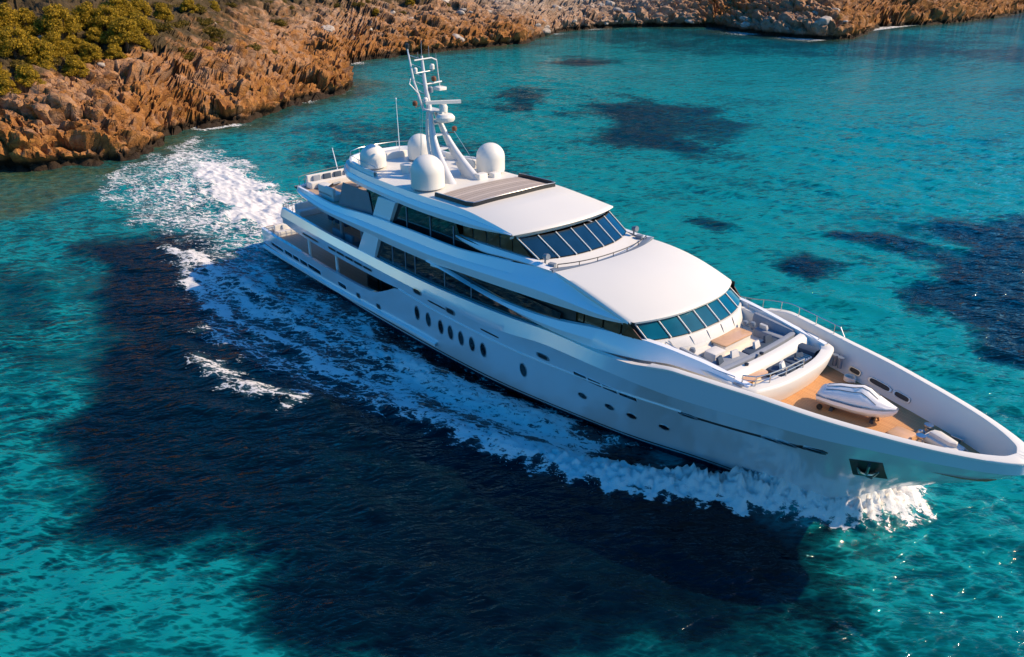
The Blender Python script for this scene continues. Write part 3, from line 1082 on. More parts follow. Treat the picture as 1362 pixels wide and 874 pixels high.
PORTS_BIG = [(19.78, 2.45), (20.9, 2.4), (22.1, 2.36), (23.0, 2.33), (23.95, 2.32), (24.9, 2.31), (25.86, 2.31), (28.9, 2.26)]
for x, z in PORTS_BIG:
    on_hull_shape('porthole', oval(.21, .42), x, z, rim=.16, tilt=-.10)
for x, z in [(32.78, 2.27), (34.36, 2.26), (35.54, 2.2), (37.16, 2.18)]:
    on_hull_shape('small_porthole', oval(.24, .19), x, z, rim=.14, tilt=.05)
for x, z in [(30.6, 3.79), (20.04, 3.91), (23.22, 3.75)]:
    on_hull_shape('fairlead', oval(.32, .13, 20, .6), x, z, rim=.35, mats=[MAT['black'], MAT['steel']])
for x, z, l in [(21.9, 3.70, .85), (26.6, 3.63, .75)]:
    on_hull_shape('hull_slot', oval(l, .05, 20, .5), x, z, mats=[MAT['black']])
for x0, x1 in [(32.62, 33.40), (33.52, 34.26), (34.38, 35.18), (35.3, 36.26)]:
    l = (x1 - x0) / 2
    on_hull_shape('hull_window', [(-l, -.15), (l, -.15), (l, .15), (-l, .15)], (x0 + x1) / 2, 3.62, rim=.06, mats=[MAT['glass'], MAT['hull']])
# long recessed mooring slot near the bow with chromed fairleads at its ends
xs_ = np.linspace(38.4, 44.7, 40)
fz = cv((38.4, 3.84), (40.4, 3.95), (42, 4.07), (43.2, 4.22), (44.7, 4.42))
b = MB()
r = []
for k in (-1, -.8, .8, 1):
    row = []
    for x in xs_:
        hgt = .13 if (x < 39.2 or x > 43.7) else .085
        hgt *= min(1, math.sqrt(max(0.02, 1 - max(0, (abs(x - 41.55) - 2.95) / .2) ** 2)))
        row.append(hull_frame(float(x), float(fz(x)) + k * hgt, .014 if abs(k) < 1 else -.01)[0])
    r.append(row)
b.grid(r, 0)
slot = b.build('mooring_slot', MAT['black'], hull)
for x in (38.9, 42.5, 43.1, 44.2):
    on_hull_shape('fairlead', oval(.30, .07, 18, .6), x, float(fz(x)), out=.03, rim=.5, mats=[MAT['black'], MAT['steel']])
# anchor pocket with the anchor stowed in it
AP = [(45.36, 3.28), (46.50, 3.46), (46.56, 4.66), (45.42, 4.40)]
p0 = [hull_frame(x, z, .02)[0] for x, z in AP]
b = MB()
pin = [p * .94 + sum(p0, Vector()) / 4 * .06 - hull_frame(45.95, 3.95)[3] * .008 for p in p0]
b.grid([p0, pin], 1, False, True)
b.grid([[p - Vector((0, -.10, 0)) for p in p0], p0], 1, False, True)
b.add(pin, [(0, 1, 2, 3)], 0)
b.build('anchor_pocket', [MAT['black'], MAT['black']], hull)
pc = sum(p0, Vector()) / 4
p_, u_, v_, n_ = hull_frame(45.95, 3.95)
b = MB()
b.tube([pc + v_ * .45 + n_ * .05, pc - v_ * .35 + n_ * .09], .06, 8)
for sgn in (-1, 1):
    b.tube([pc - v_ * .35 + n_ * .08, pc - v_ * .22 + u_ * sgn * .26 + n_ * .1, pc + v_ * .12 + u_ * sgn * .38 + n_ * .1], [.08, .085, .03], 8)
b.box(pc - v_ * .38 + n_ * .06, (.55, .12, .16))
b.build('anchor', MAT['steel'], hull)
# dark ports low on the quarter
for x0, x1, z, hh in [(-.9, 1.3, 1.05, .13), (1.6, 2.9, 1.10, .16), (3.0, 4.0, 1.12, .16), (4.2, 5.4, 1.14, .16), (5.5, 7.5, 1.17, .16), (10.1, 11.2, 1.28, .15)]:
    l = (x1 - x0) / 2
    on_hull_shape('quarter_vent', oval(l, hh, 20, .35), (x0 + x1) / 2, z, rim=.06, mats=[MAT['glass'], MAT['hull']])
for x, z in [(12.8, 1.25), (15.3, 1.32)]:
    on_hull_shape('fairlead', oval(.20, .15, 20, .8), x, z, rim=.35, mats=[MAT['black'], MAT['steel']])
for x0, x1 in [(5.5, 7.9)]:
    on_hull_shape('mooring_slot', oval(1.2, .08, 20, .5), 6.7, 3.62, rim=.10, mats=[MAT['black'], MAT['steel']])
for k in range(5):
    x = 9.9 + k * 1.15
    on_hull_shape('hull_slot', oval(.48, .085, 20, .35), x, 3.68, rim=.12, mats=[MAT['black'], MAT['steel']])

# foredeck: bulwark cap, inside of the bulwark, teak
SQ = np.concatenate([np.linspace(0, .8, 40, endpoint=False), .8 + .2 * np.sin(np.linspace(0, math.pi / 2, 26))])


def bow_line(f, x0, x1, z):
    return [(x0 + (x1 - x0) * s, -max(0.0, float(f(x0 + (x1 - x0) * s))), z(x0 + (x1 - x0) * s) if callable(z) else z) for s in SQ]


IBI = cv((35, 4.30), (38, 4.28), (40, 3.92), (42, 3.46), (44, 3.05), (46, 2.47), (48, 1.75), (49, 1.26), (49.7, .78), (50.05, .42), (50.2, 0))
DBI = cv((35, 3.95), (38, 3.9), (40, 3.5), (41.7, 3.1), (44.6, 2.38), (46.9, 1.76), (48.8, 1.10), (49.4, .72), (49.75, .38), (49.9, 0))
o_ = bow_line(lambda x: HB(x) + .03, 37.2, 50.78, lambda x: float(ZS(x)) - .05)
o2 = bow_line(lambda x: HB(x) + .035, 37.2, 50.79, lambda x: float(ZS(x)) + .025)
o3 = bow_line(lambda x: HB(x) - .01, 37.2, 50.74, lambda x: float(ZS(x)) + .05)
i3 = bow_line(IBI, 37.2, 50.2, lambda x: float(ZS(x)) + .05)
i2 = bow_line(lambda x: IBI(x) - .03, 37.2, 50.17, lambda x: float(ZS(x)) - .01)
b = MB()
b.both([o_, o2, o3, i3, i2], 0)
b.build('bulwark_cap', MAT['roof'], yacht, sharp=60)
FD = 4.93
b = MB()
mid = bow_line(lambda x: .35 * IBI(x) + .65 * DBI(x) - .02, 37.2, 49.98, lambda x: .4 * float(ZS(x)) + .6 * FD)
b.both([i2, mid, bow_line(DBI, 37.2, 49.9, FD + .12), bow_line(lambda x: DBI(x) - .05, 37.2, 49.85, FD)], 0)
bw = b.build('inner_bulwark', MAT['roof'], yacht, sharp=50)
deck('foredeck', FD, 36.8, 49.86, 0, MAT['teak'], 70, half=lambda x: max(0.0, float(DBI(x)) - .02))
# waterway and port side deck beside the deckhouse
xs_ = np.linspace(30, 38, 20)
for sgn in (-1, 1):
    b = MB()
    b.grid([[(x, sgn * float(SBm(x)), float(ZS(x)) + .0) for x in xs_], [(x, sgn * (float(SBm(x)) - .24), float(ZS(x)) + .01) for x in xs_],
            [(x, sgn * (float(SBm(x)) - .30), 4.95) for x in xs_], [(x, sgn * 3.2, 4.94) for x in xs_]], 0)
    b.build('side_deck', MAT['cream'], yacht)
# mooring gear let into the inside of the port bulwark
def inside_pt(x, k, o=0.0):
    a = Vector((x, float(IBI(x)) - .03, float(ZS(x)) - .01))
    c = Vector((x, float(DBI(x)), FD + .12))
    n = Vector((-.15, -1, .3)).normalized()
    return a.lerp(c, k) + n * o
for x, l in [(42.7, .26), (44.0, .50), (45.1, .34)]:
    b = MB()
    ring = oval(l, .15, 18, .55)
    f = lambda a, c, o: inside_pt(x + a, .80 - c * .6, o)
    b.grid([[f(a * 1.25, c * 1.35, .0) for a, c in ring], [f(a * 1.2, c * 1.3, .05) for a, c in ring], [f(a, c, .05) for a, c in ring], [f(a, c, .02) for a, c in ring]], 1, False, True)
    b.add([f(a, c, .02) for a, c in ring], [tuple(range(len(ring)))], 0)
    b.build('fairlead', [MAT['black'], MAT['steel']], bw)
b = MB()
for dx in (-.14, .14):
    p = inside_pt(41.9 + dx, .93, .22)
    b.lathe([(.10, 0), (.10, .42), (.15, .46), (.15, .54), (.0, .56)], p, 14)
b.build('mooring_bollard', MAT['greyplastic'], yacht)

# ------------------------------------------------------------------ superstructure bands
def sides(name, grids, mats, parent, sharp=35):
    """the same strip on either side of the yacht, each side its own mesh; grids: list of (rows, material index)"""
    out = []
    for sgn in (1, -1):
        bb = MB()
        for rw, mi in grids:
            bb.grid([[(p[0], p[1] * sgn, p[2]) for p in r_] for r_ in rw], mi, sgn < 0)
        out.append(bb.build(name, mats, parent, sharp))
    return out


def band(rows_f, x0, x1, n=80):
    xs = np.linspace(x0, x1, n)
    return xs, [[(x, -float(y(x)), float(z(x))) for x in xs] for y, z in rows_f]


# dark glass of the saloon: upper deck level
w2b = cv((12, 4.42), (16.3, 4.45), (20.6, 4.60), (25.2, 4.80), (28.2, 5.02), (31.4, 5.34))
w2t = cv((12, 5.80), (17.8, 5.90), (21.1, 5.92), (24.3, 5.74), (27, 5.50), (29, 5.40), (31.4, 5.36))
off2 = lambda x: HB(x) - .42
xs, r = band([(off2, lambda x: w2b(x) - .3), (off2, w2b), (lambda x: HB(x) - .52, lambda x: max(w2t(x), 6.02)), (lambda x: HB(x) - .55, lambda x: 6.3)], 13.6, 31.4, 60)
b = MB()
b.both(r, 0)
b.grid([[(13.6, -4.0, 3.6), (13.6, 4.0, 3.6)], [(13.6, -4.0, 6.0), (13.6, 4.0, 6.0)]], 0)
saloon = b.build('saloon_glazing', MAT['glass'], yacht)
for x in (16.9, 18.3, 19.3, 22.2, 24.6):
    zb, zt = float(w2b(x)), float(w2t(x)) + .05
    for sgn in (-1, 1):
        b = MB()
        b.box((x, sgn * (float(HB(x)) - .455), (zb + zt) / 2), (.07, .05, zt - zb))
        b.build('mullion', MAT['greyplastic'], saloon)
# slanted white panel where the glass begins, and the pillar aft of it
for sgn in (-1, 1):
    b = MB()
    P4 = [(13.0, 4.40), (15.0, 4.40), (15.7, 5.95), (14.0, 5.95)]
    f = lambda x, o: sgn * (float(HB(x)) - o)
    b.grid([[(x, f(x, .24), z) for x, z in P4], [(x, f(x, .48), z) for x, z in P4]], 0, False, True)
    b.add([(x, f(x, .24), z) for x, z in P4], [(0, 1, 2, 3)])
    b.build('side_wing', MAT['white'], yacht)
for x, y in ((9.6, -3.4), (9.6, 3.4), (12.4, -3.5), (12.4, 3.5)):
    b = MB()
    b.tube([(x, y, 3.5), (x, y, 6.1)], .13, 10)
    b.build('pillar', MAT['greyplastic'], yacht)
# blade of bulwark sweeping down from the band above, and on to the coaming beside the foredeck lounge
bl = cv((20.8, 5.92), (24.3, 5.74), (27, 5.50), (29, 5.38), (31, 5.34), (33.4, 5.36), (36, 5.6), (38, 5.9), (41, 5.9))
bt = cv((20.8, 6.05), (22.5, 5.93), (24.8, 5.70), (27, 5.64), (29.1, 5.72), (31.7, 6.0), (33.2, 6.2), (35, 6.36), (36.5, 6.46), (38.5, 6.36), (41.2, 6.06))
ob = cv((20.8, .28), (31, .27), (34, .42), (36, .7), (38.5, .98), (41.2, .85))
om = cv((20.8, .16), (31, .17), (34, .45), (36, .82), (38.5, 1.1), (41.2, .85))
ot = cv((20.8, .22), (31, .36), (34, .75), (36, 1.05), (38.5, 1.25), (41.2, .9))
xs, r = band([(lambda x: HB(x) - ob(x) - .25, lambda x: bl(x) - .02), (lambda x: HB(x) - ob(x), bl), (lambda x: HB(x) - om(x), lambda x: .55 * bl(x) + .45 * bt(x)),
              (lambda x: HB(x) - ot(x), bt), (lambda x: HB(x) - ot(x) - .25, lambda x: bt(x) + .01), (lambda x: HB(x) - ot(x) - .3, lambda x: 4.95)], 20.8, 41.2)
sides('side_blade', [(r, 0)], MAT['white'], yacht, 30)
# dark recess behind the blade (covered side passage)
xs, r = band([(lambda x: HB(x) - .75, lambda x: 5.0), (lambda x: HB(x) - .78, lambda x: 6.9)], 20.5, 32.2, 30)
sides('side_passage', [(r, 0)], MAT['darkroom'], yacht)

# band between upper and bridge deck: overhang, bulwark and its crease
zB = cv((3.6, 6.30), (4.4, 6.08), (6.2, 5.94), (9, 5.80), (14.6, 5.82), (20.7, 5.92), (23.3, 6.12), (26.3, 6.31), (29, 6.50), (32, 6.70), (33.7, 6.78), (35.3, 6.96))
zT = cv((3.6, 6.42), (4.4, 6.62), (6, 6.62), (9, 6.56), (14.5, 7.0), (19.5, 7.24), (23, 7.34), (26.6, 7.66), (30.3, 7.93), (33, 7.55), (35.3, 7.10))
oT = cv((3.6, .95), (4.4, .55), (9, .5), (23, .5), (27, .72), (30.3, 1.08), (33, 1.02), (35.3, .92))
oB = cv((3.6, .95), (4.4, .55), (9, .34), (20, .30), (30, .42), (33, .62), (35.3, .92))
oM = cv((3.6, .92), (4.4, .42), (9, .17), (20, .12), (30, .26), (33, .5), (35.3, .89))
mz = lambda x, k: zB(x) * (1 - k) + zT(x) * k
xs, r = band([(lambda x: HB(x) - oB(x) - .5, lambda x: zB(x) + .03), (lambda x: HB(x) - oB(x), zB), (lambda x: HB(x) - oM(x) - .03, lambda x: mz(x, .3)),
              (lambda x: HB(x) - oM(x), lambda x: mz(x, .40)), (lambda x: HB(x) - .7 * oM(x) - .3 * oT(x) - .02, lambda x: mz(x, .60)),
              (lambda x: HB(x) - .6 * oM(x) - .4 * oT(x) - .05, lambda x: mz(x, .64)), (lambda x: HB(x) - oT(x), zT)], 3.6, 35.3, 110)
xa, ra = band([(lambda x: HB(x) - oT(x), zT), (lambda x: HB(x) - oT(x) - .16, lambda x: zT(x) + .004), (lambda x: HB(x) - oT(x) - .2, lambda x: 6.30)], 3.6, 27.5, 80)
upper_band = sides('bridge_deck_bulwark', [(r, 0), (ra, 0)], MAT['white'], yacht, 26)[0]
# aft edge of the bridge deck between the two tips
b = MB()
ys = np.linspace(-3.3, 3.3, 17)
fx = lambda y: 2.9 + .7 * (abs(y) / 3.3) ** 2.2
b.grid([[(fx(y) + .25, y, 6.08) for y in ys], [(fx(y), y, 6.22) for y in ys], [(fx(y) + .04, y, 6.46) for y in ys], [(fx(y) + .2, y, 6.47) for y in ys], [(fx(y) + .25, y, 6.30) for y in ys]], 0)
b.build('aft_fascia', MAT['white'], upper_band)
deck('bridge_deck', 6.32, 3.05, 27, .7, MAT['deckgrey'], 40, half=lambda x: min(HB(x) - .68, 3.3 + (x - 3.05) * .12))

# glass of the bridge deck cabin
w1b = cv((13, 6.9), (16, 7.1), (19, 7.14), (24.7, 7.2), (27, 7.3))
w1t = cv((12.8, 8.05), (16.7, 8.02), (19.9, 8.18), (22.8, 8.16), (26.0, 7.60), (27.2, 7.3))
o1 = lambda x: HB(x) - 1.02
b = MB()
xs, r = band([(o1, lambda x: 6.3), (lambda x: o1(x) - .04, lambda x: float(np.interp(x, [22.5, 22.9, 26.8], [8.6, 7.86, 7.6])))], 13.3, 26.8, 80)
b.both(r, 0)
b.grid([[(13.3, -3.5, 6.3), (13.3, 3.5, 6.3)], [(13.3, -3.45, 8.6), (13.3, 3.45, 8.6)]], 0)
bridge_glass = b.build('bridge_deck_glazing', MAT['glass'], yacht)
for x in (17.8, 20.2, 22.4):
    for sgn in (-1, 1):
        b = MB()
        b.box((x, sgn * (float(o1(x)) + .0), 7.6), (.07, .05, 1.3))
        b.build('mullion', MAT['greyplastic'], bridge_glass)
for sgn in (-1, 1):
    b = MB()
    P4 = [(14.2, 6.75), (16.2, 6.95), (17.0, 8.35), (15.1, 8.30)]
    f = lambda x, o: sgn * (float(HB(x)) - o)
    b.grid([[(x, f(x, .78), z) for x, z in P4], [(x, f(x, 1.06), z) for x, z in P4]], 0, False, True)
    b.add([(x, f(x, .78), z) for x, z in P4], [(0, 1, 2, 3)])
    b.build('side_wing', MAT['white'], yacht)
    # glazed wind break and a white moulding over the aft part
    b = MB()
    f2 = lambda x, o: sgn * (float(HB(x)) - o)
    q = [(9.6, 6.55), (14.0, 6.75), (13.6, 8.2), (10.4, 8.15)]
    b.grid([[(x, f2(x, .98), z) for x, z in q], [(x, f2(x, 1.01), z) for x, z in q]], 0, False, True)
    b.add([(x, f2(x, .98), z) for x, z in q], [(0, 1, 2, 3)])
    b.build('wind_break', MAT['greyplastic'], yacht)
# white strip rising under the wheelhouse side windows and closing the glass forward
wsb = cv((22.6, 7.72), (23.2, 7.60), (25, 7.48), (26.6, 7.64), (28.6, 7.82), (30.3, 7.93))
wst = cv((22.6, 7.78), (23.2, 7.78), (25, 7.86), (26.6, 7.95), (28.6, 8.05), (30.3, 7.96))
xs, r = band([(lambda x: HB(x) - 1.0, lambda x: wsb(x)), (lambda x: HB(x) - .96, lambda x: wsb(x) + .08), (lambda x: HB(x) - 1.12, wst), (lambda x: HB(x) - 1.4, wst)], 22.6, 30.3, 40)
sides('window_ledge', [(r, 0)], MAT['white'], yacht)


def patch(us, vs_, f):
    return [[f(u, v) for u in us] for v in vs_]


# ---- lower deckhouse: roof running forward to the visor, raked windows below it
us = np.linspace(-1, 1, 41)
VA = lambda u: (30.35 + .75 * (1 - abs(u) ** 2.2), 3.60 * u, 7.95 + .16 * (1 - u * u))
def VF(u):
    return (35.3 + 1.05 * (1 - abs(u) ** 2.4), 3.76 * u, 7.10 + .14 * (1 - u * u))
def roof(u, v):
    a, c = VA(u), VF(u)
    k = v
    bulge = .22 * math.sin(math.pi * min(1, v * .98)) * (1 - .55 * u * u)
    return (a[0] + (c[0] - a[0]) * k, a[1] * (1 - k) + c[1] * k + .14 * u * math.sin(math.pi * k), a[2] + (c[2] - a[2]) * (k ** 1.25) + bulge)
b = MB()
rr2 = patch(us, np.linspace(0, 1, 30), roof)
lip1 = [(p[0] + .06, p[1] * 1.008, p[2] - .05) for p in rr2[-1]]
lip2 = [(p[0] + .03, p[1] * 1.005, p[2] - .15) for p in rr2[-1]]
lip3 = [(p[0] - .55, p[1] * .97, p[2] - .16) for p in rr2[-1]]
b.grid(rr2 + [lip1, lip2, lip3], 0)
# rounded shoulder down to the side band
for sgn in (-1, 1):
    e = [p for p in [row[0 if sgn < 0 else -1] for row in rr2]]
    e2 = [(p[0], sgn * (abs(p[1]) + .06), p[2] - .10) for p in e]
    e3 = [(p[0], sgn * (abs(p[1]) - .1), p[2] - .5) for p in e]
    b.grid([e, e2, e3], 0)
deckhouse = b.build('deckhouse_roof', MAT['roof'], yacht, sharp=50)


def front_windows(name, top, base, uu, parent, gm, frame_m, n_pane=7, gap=.022):
    """raked row of panes between two bowed lines; each pane its own mesh"""
    edges = np.linspace(-uu, uu, n_pane + 1)
    for i in range(n_pane):
        ul = np.linspace(edges[i] + gap, edges[i + 1] - gap, 5)
        bb = MB()
        rws = []
        for k in (0.03, .35, .65, .97):
            rws.append([tuple(np.array(top(u)) * (1 - k) + np.array(base(u)) * k + np.array((.03, 0, .02))) for u in ul])
        bb.grid(rws, 0)
        bk = [[(p[0] - .05, p[1], p[2] - .03) for p in rw] for rw in (rws[0], rws[-1])]
        bb.grid([bk[0], rws[0]], 0)
        bb.grid([rws[-1], bk[1]], 0)
        bb.build('window', gm, parent)
    ul = np.linspace(-uu * 1.02, uu * 1.02, 41)
    bb = MB()
    bb.grid([[top(u) for u in ul], [base(u) for u in ul]], 1)
    for e in edges:
        t_, b_ = Vector(top(e)), Vector(base(e))
        bb.tube([t_ + Vector((.05, 0, .03)), b_ + Vector((.05, 0, .03))], .036, 6, 0)
    bb.build('window_frame', [frame_m, MAT['black']], parent)


FT = lambda u: (35.15 + 1.05 * (1 - abs(u) ** 2.4), 3.55 * u, 6.96 + .10 * (1 - u * u))
FB = lambda u: (36.1 + 1.0 * (1 - abs(u) ** 2.4), 3.58 * u, 6.38 + .06 * (1 - u * u))
front_windows('deckhouse', FT, FB, .97, deckhouse, MAT['tealglass'], MAT['roof'])
# side windows of the deckhouse
swt = cv((31.2, 6.62), (33.7, 6.78), (35.4, 7.02))
swb = cv((31.2, 6.0), (33, 6.18), (35, 6.36), (36.3, 6.46))
for i, (xa_, xb_) in enumerate([(31.4, 32.6), (32.7, 33.8), (33.9, 34.9), (35.0, 35.35)]):
    for sgn in (-1, 1):
        e = .7 if i == 3 else 0
        q = [(xa_, float(swb(xa_))), (xb_ + e, float(swb(xb_ + e))), (xb_, float(swt(xb_))), (xa_, float(swt(xa_)))]
        b = MB()
        f = lambda x, z, k, o: (x, sgn * (float(HB(x)) - (.88 if z > 6.55 else .84) - (.15 if i == 3 and k == 1 else 0) - o), z)
        b.grid([[f(x, z, k, .05) for k, (x, z) in enumerate(q)], [f(x, z, k, 0) for k, (x, z) in enumerate(q)]], 0, False, True)
        b.add([f(x, z, k, 0) for k, (x, z) in enumerate(q)], [(0, 1, 2, 3)], 0)
        b.build('side_window', [MAT['warmglass']], deckhouse, smooth=False)
xs, r = band([(lambda x: HB(x) - .95, lambda x: 5.5), (lambda x: HB(x) - .98, lambda x: swt(x) + .1)], 30.6, 35.6, 12)
sides('side_window_frame', [(r, 0)], MAT['black'], deckhouse)

# ---- wheelhouse and sundeck
zAb = cv((9.0, 8.92), (10.2, 8.62), (11.5, 8.48), (14.5, 8.38), (18.2, 8.36), (23.4, 8.56), (27.3, 9.0))
zAt = cv((9.0, 9.22), (11, 9.24), (14, 9.2), (19, 9.24), (23, 9.36), (25.5, 9.22), (27.3, 9.06))
hA = cv((9.0, 1.95), (9.4, 2.5), (10.2, 2.98), (11.2, 3.25), (14, 3.42), (19, 3.5), (23.4, 3.52), (27.3, 3.66))
hAb = cv((9.0, 1.95), (9.4, 2.6), (10.2, 3.15), (11.2, 3.45), (14.5, 3.62), (18.2, 3.72), (23.4, 3.76), (27.3, 3.70))
xs, r = band([(lambda x: hAb(x) - .5, lambda x: zAb(x) + .03), (hAb, zAb), (lambda x: hAb(x) + .05, lambda x: .7 * zAb(x) + .3 * zAt(x)), (lambda x: .5 * hA(x) + .5 * hAb(x) + .05, lambda x: .42 * zAb(x) + .58 * zAt(x)),
              (lambda x: .55 * hA(x) + .45 * hAb(x), lambda x: .38 * zAb(x) + .62 * zAt(x)), (hA, zAt)], 9.0, 27.3, 80)
b = MB()
b.both(r, 0)
ends = [rw[0] for rw in r]
b.grid([ends, [(p[0], -p[1], p[2]) for p in ends]], 0)
sunband = b.build('sundeck_fascia', MAT['white'], yacht, sharp=26)
# underside of the overhang
deck('overhang_soffit', 8.62, 9.6, 27, 0, MAT['white'], 30, sunband, .05, half=lambda x: hAb(x) - .3)
# sundeck roof surface
def sroof(u, v):
    x = 9.0 + (27.3 - 9.0) * v
    h, z = float(hA(x)), float(zAt(x))
    front = .95 * (1 - abs(u) ** 2.4) * sst(.6, 1.0, v)
    crown = np.interp(x, [9, 14, 22, 24.5, 27.3], [.06, .10, .2, .34, .22])
    return (x + front, h * u, z + crown * (1 - abs(u) ** 2.6))
b = MB()
rs = patch(us, np.linspace(0, 1, 70), sroof)
lip1 = [(p[0] + .05, p[1] * 1.005, p[2] - .06) for p in rs[-1]]
lip2 = [(p[0] - .02, p[1], p[2] - .12) for p in rs[-1]]
lip3 = [(p[0] - .22, p[1] * .985, p[2] - .20) for p in rs[-1]]
lip4 = [(p[0] - .28, p[1] * .975, p[2] - .36) for p in rs[-1]]
b.grid(rs + [lip1, lip2, lip3, lip4], 0)
sun_roof = b.build('sundeck', MAT['roof'], yacht, sharp=45)
WT = lambda u: (27.25 + .95 * (1 - abs(u) ** 2.4), 3.42 * u, 8.78 + .12 * (1 - u * u))
WBs = lambda u: (28.75 + .95 * (1 - abs(u) ** 2.4), 3.28 * u, 8.03 + .06 * (1 - u * u))
b = MB()
for sgn in (-1, 1):
    b.grid([[(22.9, sgn * 3.36, 7.78), (25, sgn * 3.40, 7.9), (28.6, sgn * 3.30, 8.05)], [(22.9, sgn * 3.36, 8.5), (25, sgn * 3.38, 8.6), (27.2, sgn * 3.40, 8.92)]], 0)
b.grid([[(22.9, -3.36, 7.78), (22.9, -3.36, 8.5)], [(22.9, 3.36, 7.78), (22.9, 3.36, 8.5)]], 0)
wheelhouse = b.build('wheelhouse', MAT['black'], yacht)
front_windows('wheelhouse', WT, WBs, .985, wheelhouse, MAT['blueglass'], MAT['roof'])
for xa_, xb_, xt_ in [(23.0, 23.75, None), (23.9, 24.9, None), (25.05, 26.0, None), (26.15, 27.0, None), (27.1, 28.45, 27.2)]:
    za, zb2 = 7.80 + (xa_ - 22.9) * .047, 7.80 + (xb_ - 22.9) * .047
    ta_, tb_ = 8.44 + (xa_ - 22.9) * .1, 8.44 + ((xt_ or xb_) - 22.9) * .1
    for sgn in (-1, 1):
        b = MB()
        q = [(xa_, 3.425, za), (xb_, 3.40, zb2), (xt_ or xb_, 3.43, tb_), (xa_, 3.425, ta_)]
        b.grid([[(x, sgn * (y - .04), z) for x, y, z in q], [(x, sgn * y, z) for x, y, z in q]], 0, False, True)
        b.add([(x, sgn * y, z) for x, y, z in q], [(0, 1, 2, 3)], 0)
        b.build('side_window', MAT['warmglass'], wheelhouse, smooth=False)
# white apron in front of the wheelhouse windows, band darkened as shaded inner coaming, and hand rail
b = MB()
ul = np.linspace(-1.04, 1.04, 41)
G = lambda x, w_, z, bow: [(x + bow * (1 - min(1, abs(u)) ** 2.4), w_ * u, z) for u in ul]
b.grid([[(p[0] - .05, p[1], p[2] - .02) for p in [WBs(u) for u in ul]], [(WBs(u)[0] + .12, WBs(u)[1], WBs(u)[2] - .02) for u in ul], G(29.4, 3.34, 7.93, .85), G(29.95, 3.42, 7.90, .8)], 0)
b.build('apron', MAT['roof'], wheelhouse)
b = MB()
b.grid([G(29.93, 3.42, 7.905, .8), G(29.96, 3.43, 7.99, .8), G(30.24, 3.50, 8.03, .76), G(30.3, 3.52, 8.02, .76), G(30.36, 3.53, 7.86, .76)], 0)
b.build('shade_band', MAT['greyplastic'], wheelhouse)  # shadow inside the coaming, given as a dark coloured strip
b = MB()
line = [(p[0] - .14, p[1], p[2] + .17) for p in G(30.2, 3.46, 8.02, .76)][2:-2]
b.tube(line, .025, 6)
for k in range(0, len(line), 6):
    b.tube([line[k], (line[k][0], line[k][1], line[k][2] - .2)], .02, 6)
b.build('handrail', MAT['black'], wheelhouse)
# searchlights and wing gear at the sides of the apron
for sgn in (-1, 1):
    b = MB()
    b.tube([(29.3, sgn * 3.25, 7.95), (29.3, sgn * 3.25, 8.25)], .05, 8)
    b.lathe([(.0, -.15), (.13, -.12), (.16, .1), (.15, .16), (.0, .15)], (29.35, sgn * 3.25, 8.36), 14, 0, Matrix.Rotation(rad(80), 3, 'Y'))
    b.box((29.75, sgn * 3.2, 8.02), (.35, .25, .2), 0, .3)
    b.build('searchlight', MAT['greyplastic'], wheelhouse)

# ------------------------------------------------------------------ lounge on the foredeck
def lerp(a, b_, t):
    return a + (b_ - a) * t


def lounge_outline(ins, n=40):
    """plan of the raised lounge, counted round the front from starboard to port"""
    pts = []
    W_ = 3.34 - ins
    xf = 42.02 - ins
    for t in np.linspace(-1, 1, n):
        y = W_ * math.copysign(abs(t) ** .8, t)
        x = xf - .62 * abs(t) ** 2.2 - .55 * max(0, abs(t) - .86) / .14 * max(0, abs(t) - .86) / .14
        pts.append((x, y))
    return [(36.6, -W_ - .02)] + pts + [(36.6, W_ + .02)]


b = MB()
o1_, o2_, o3_, o4_, o5_, o6_ = (lounge_outline(k) for k in (.26, .10, .0, .02, .10, .42))
Zs = lambda o, z: [(x, y, z + .30 * max(0, (39.5 - x) / 3) * (z > 5.6)) for x, y in o]
b.grid([Zs(o1_, 4.94), Zs(o2_, 5.35), Zs(o3_, 5.86), Zs(o4_, 5.95), Zs(o5_, 6.0), Zs(o6_, 6.0), Zs(lounge_outline(.46), 5.94), Zs(lounge_outline(.5), 5.5)], 0)
b.prism(lounge_outline(.45)[::-1], 5.3, 5.52, 1)
lounge = b.build('foredeck_lounge', [MAT['roof'], MAT['cream']], yacht, sharp=50)


def cushion(bb, poly, z0, z1, m=0, bev=.07):
    bb.prism(poly, z0, z1, m, bev)


def rect(x0, x1, y0, y1, r=.08, sk=0.0):
    """rounded rectangle in plan, counter-clockwise; sk skews it along x with y"""
    out = []
    for cx, cy, a0 in ((x1 - r, y1 - r, 0), (x0 + r, y1 - r, 90), (x0 + r, y0 + r, 180), (x1 - r, y0 + r, 270)):
        for k in range(4):
            a = rad(a0 + k * 30)
            px, py = cx + r * math.cos(a), cy + r * math.sin(a)
            out.append((px + sk * py, py))
    return out


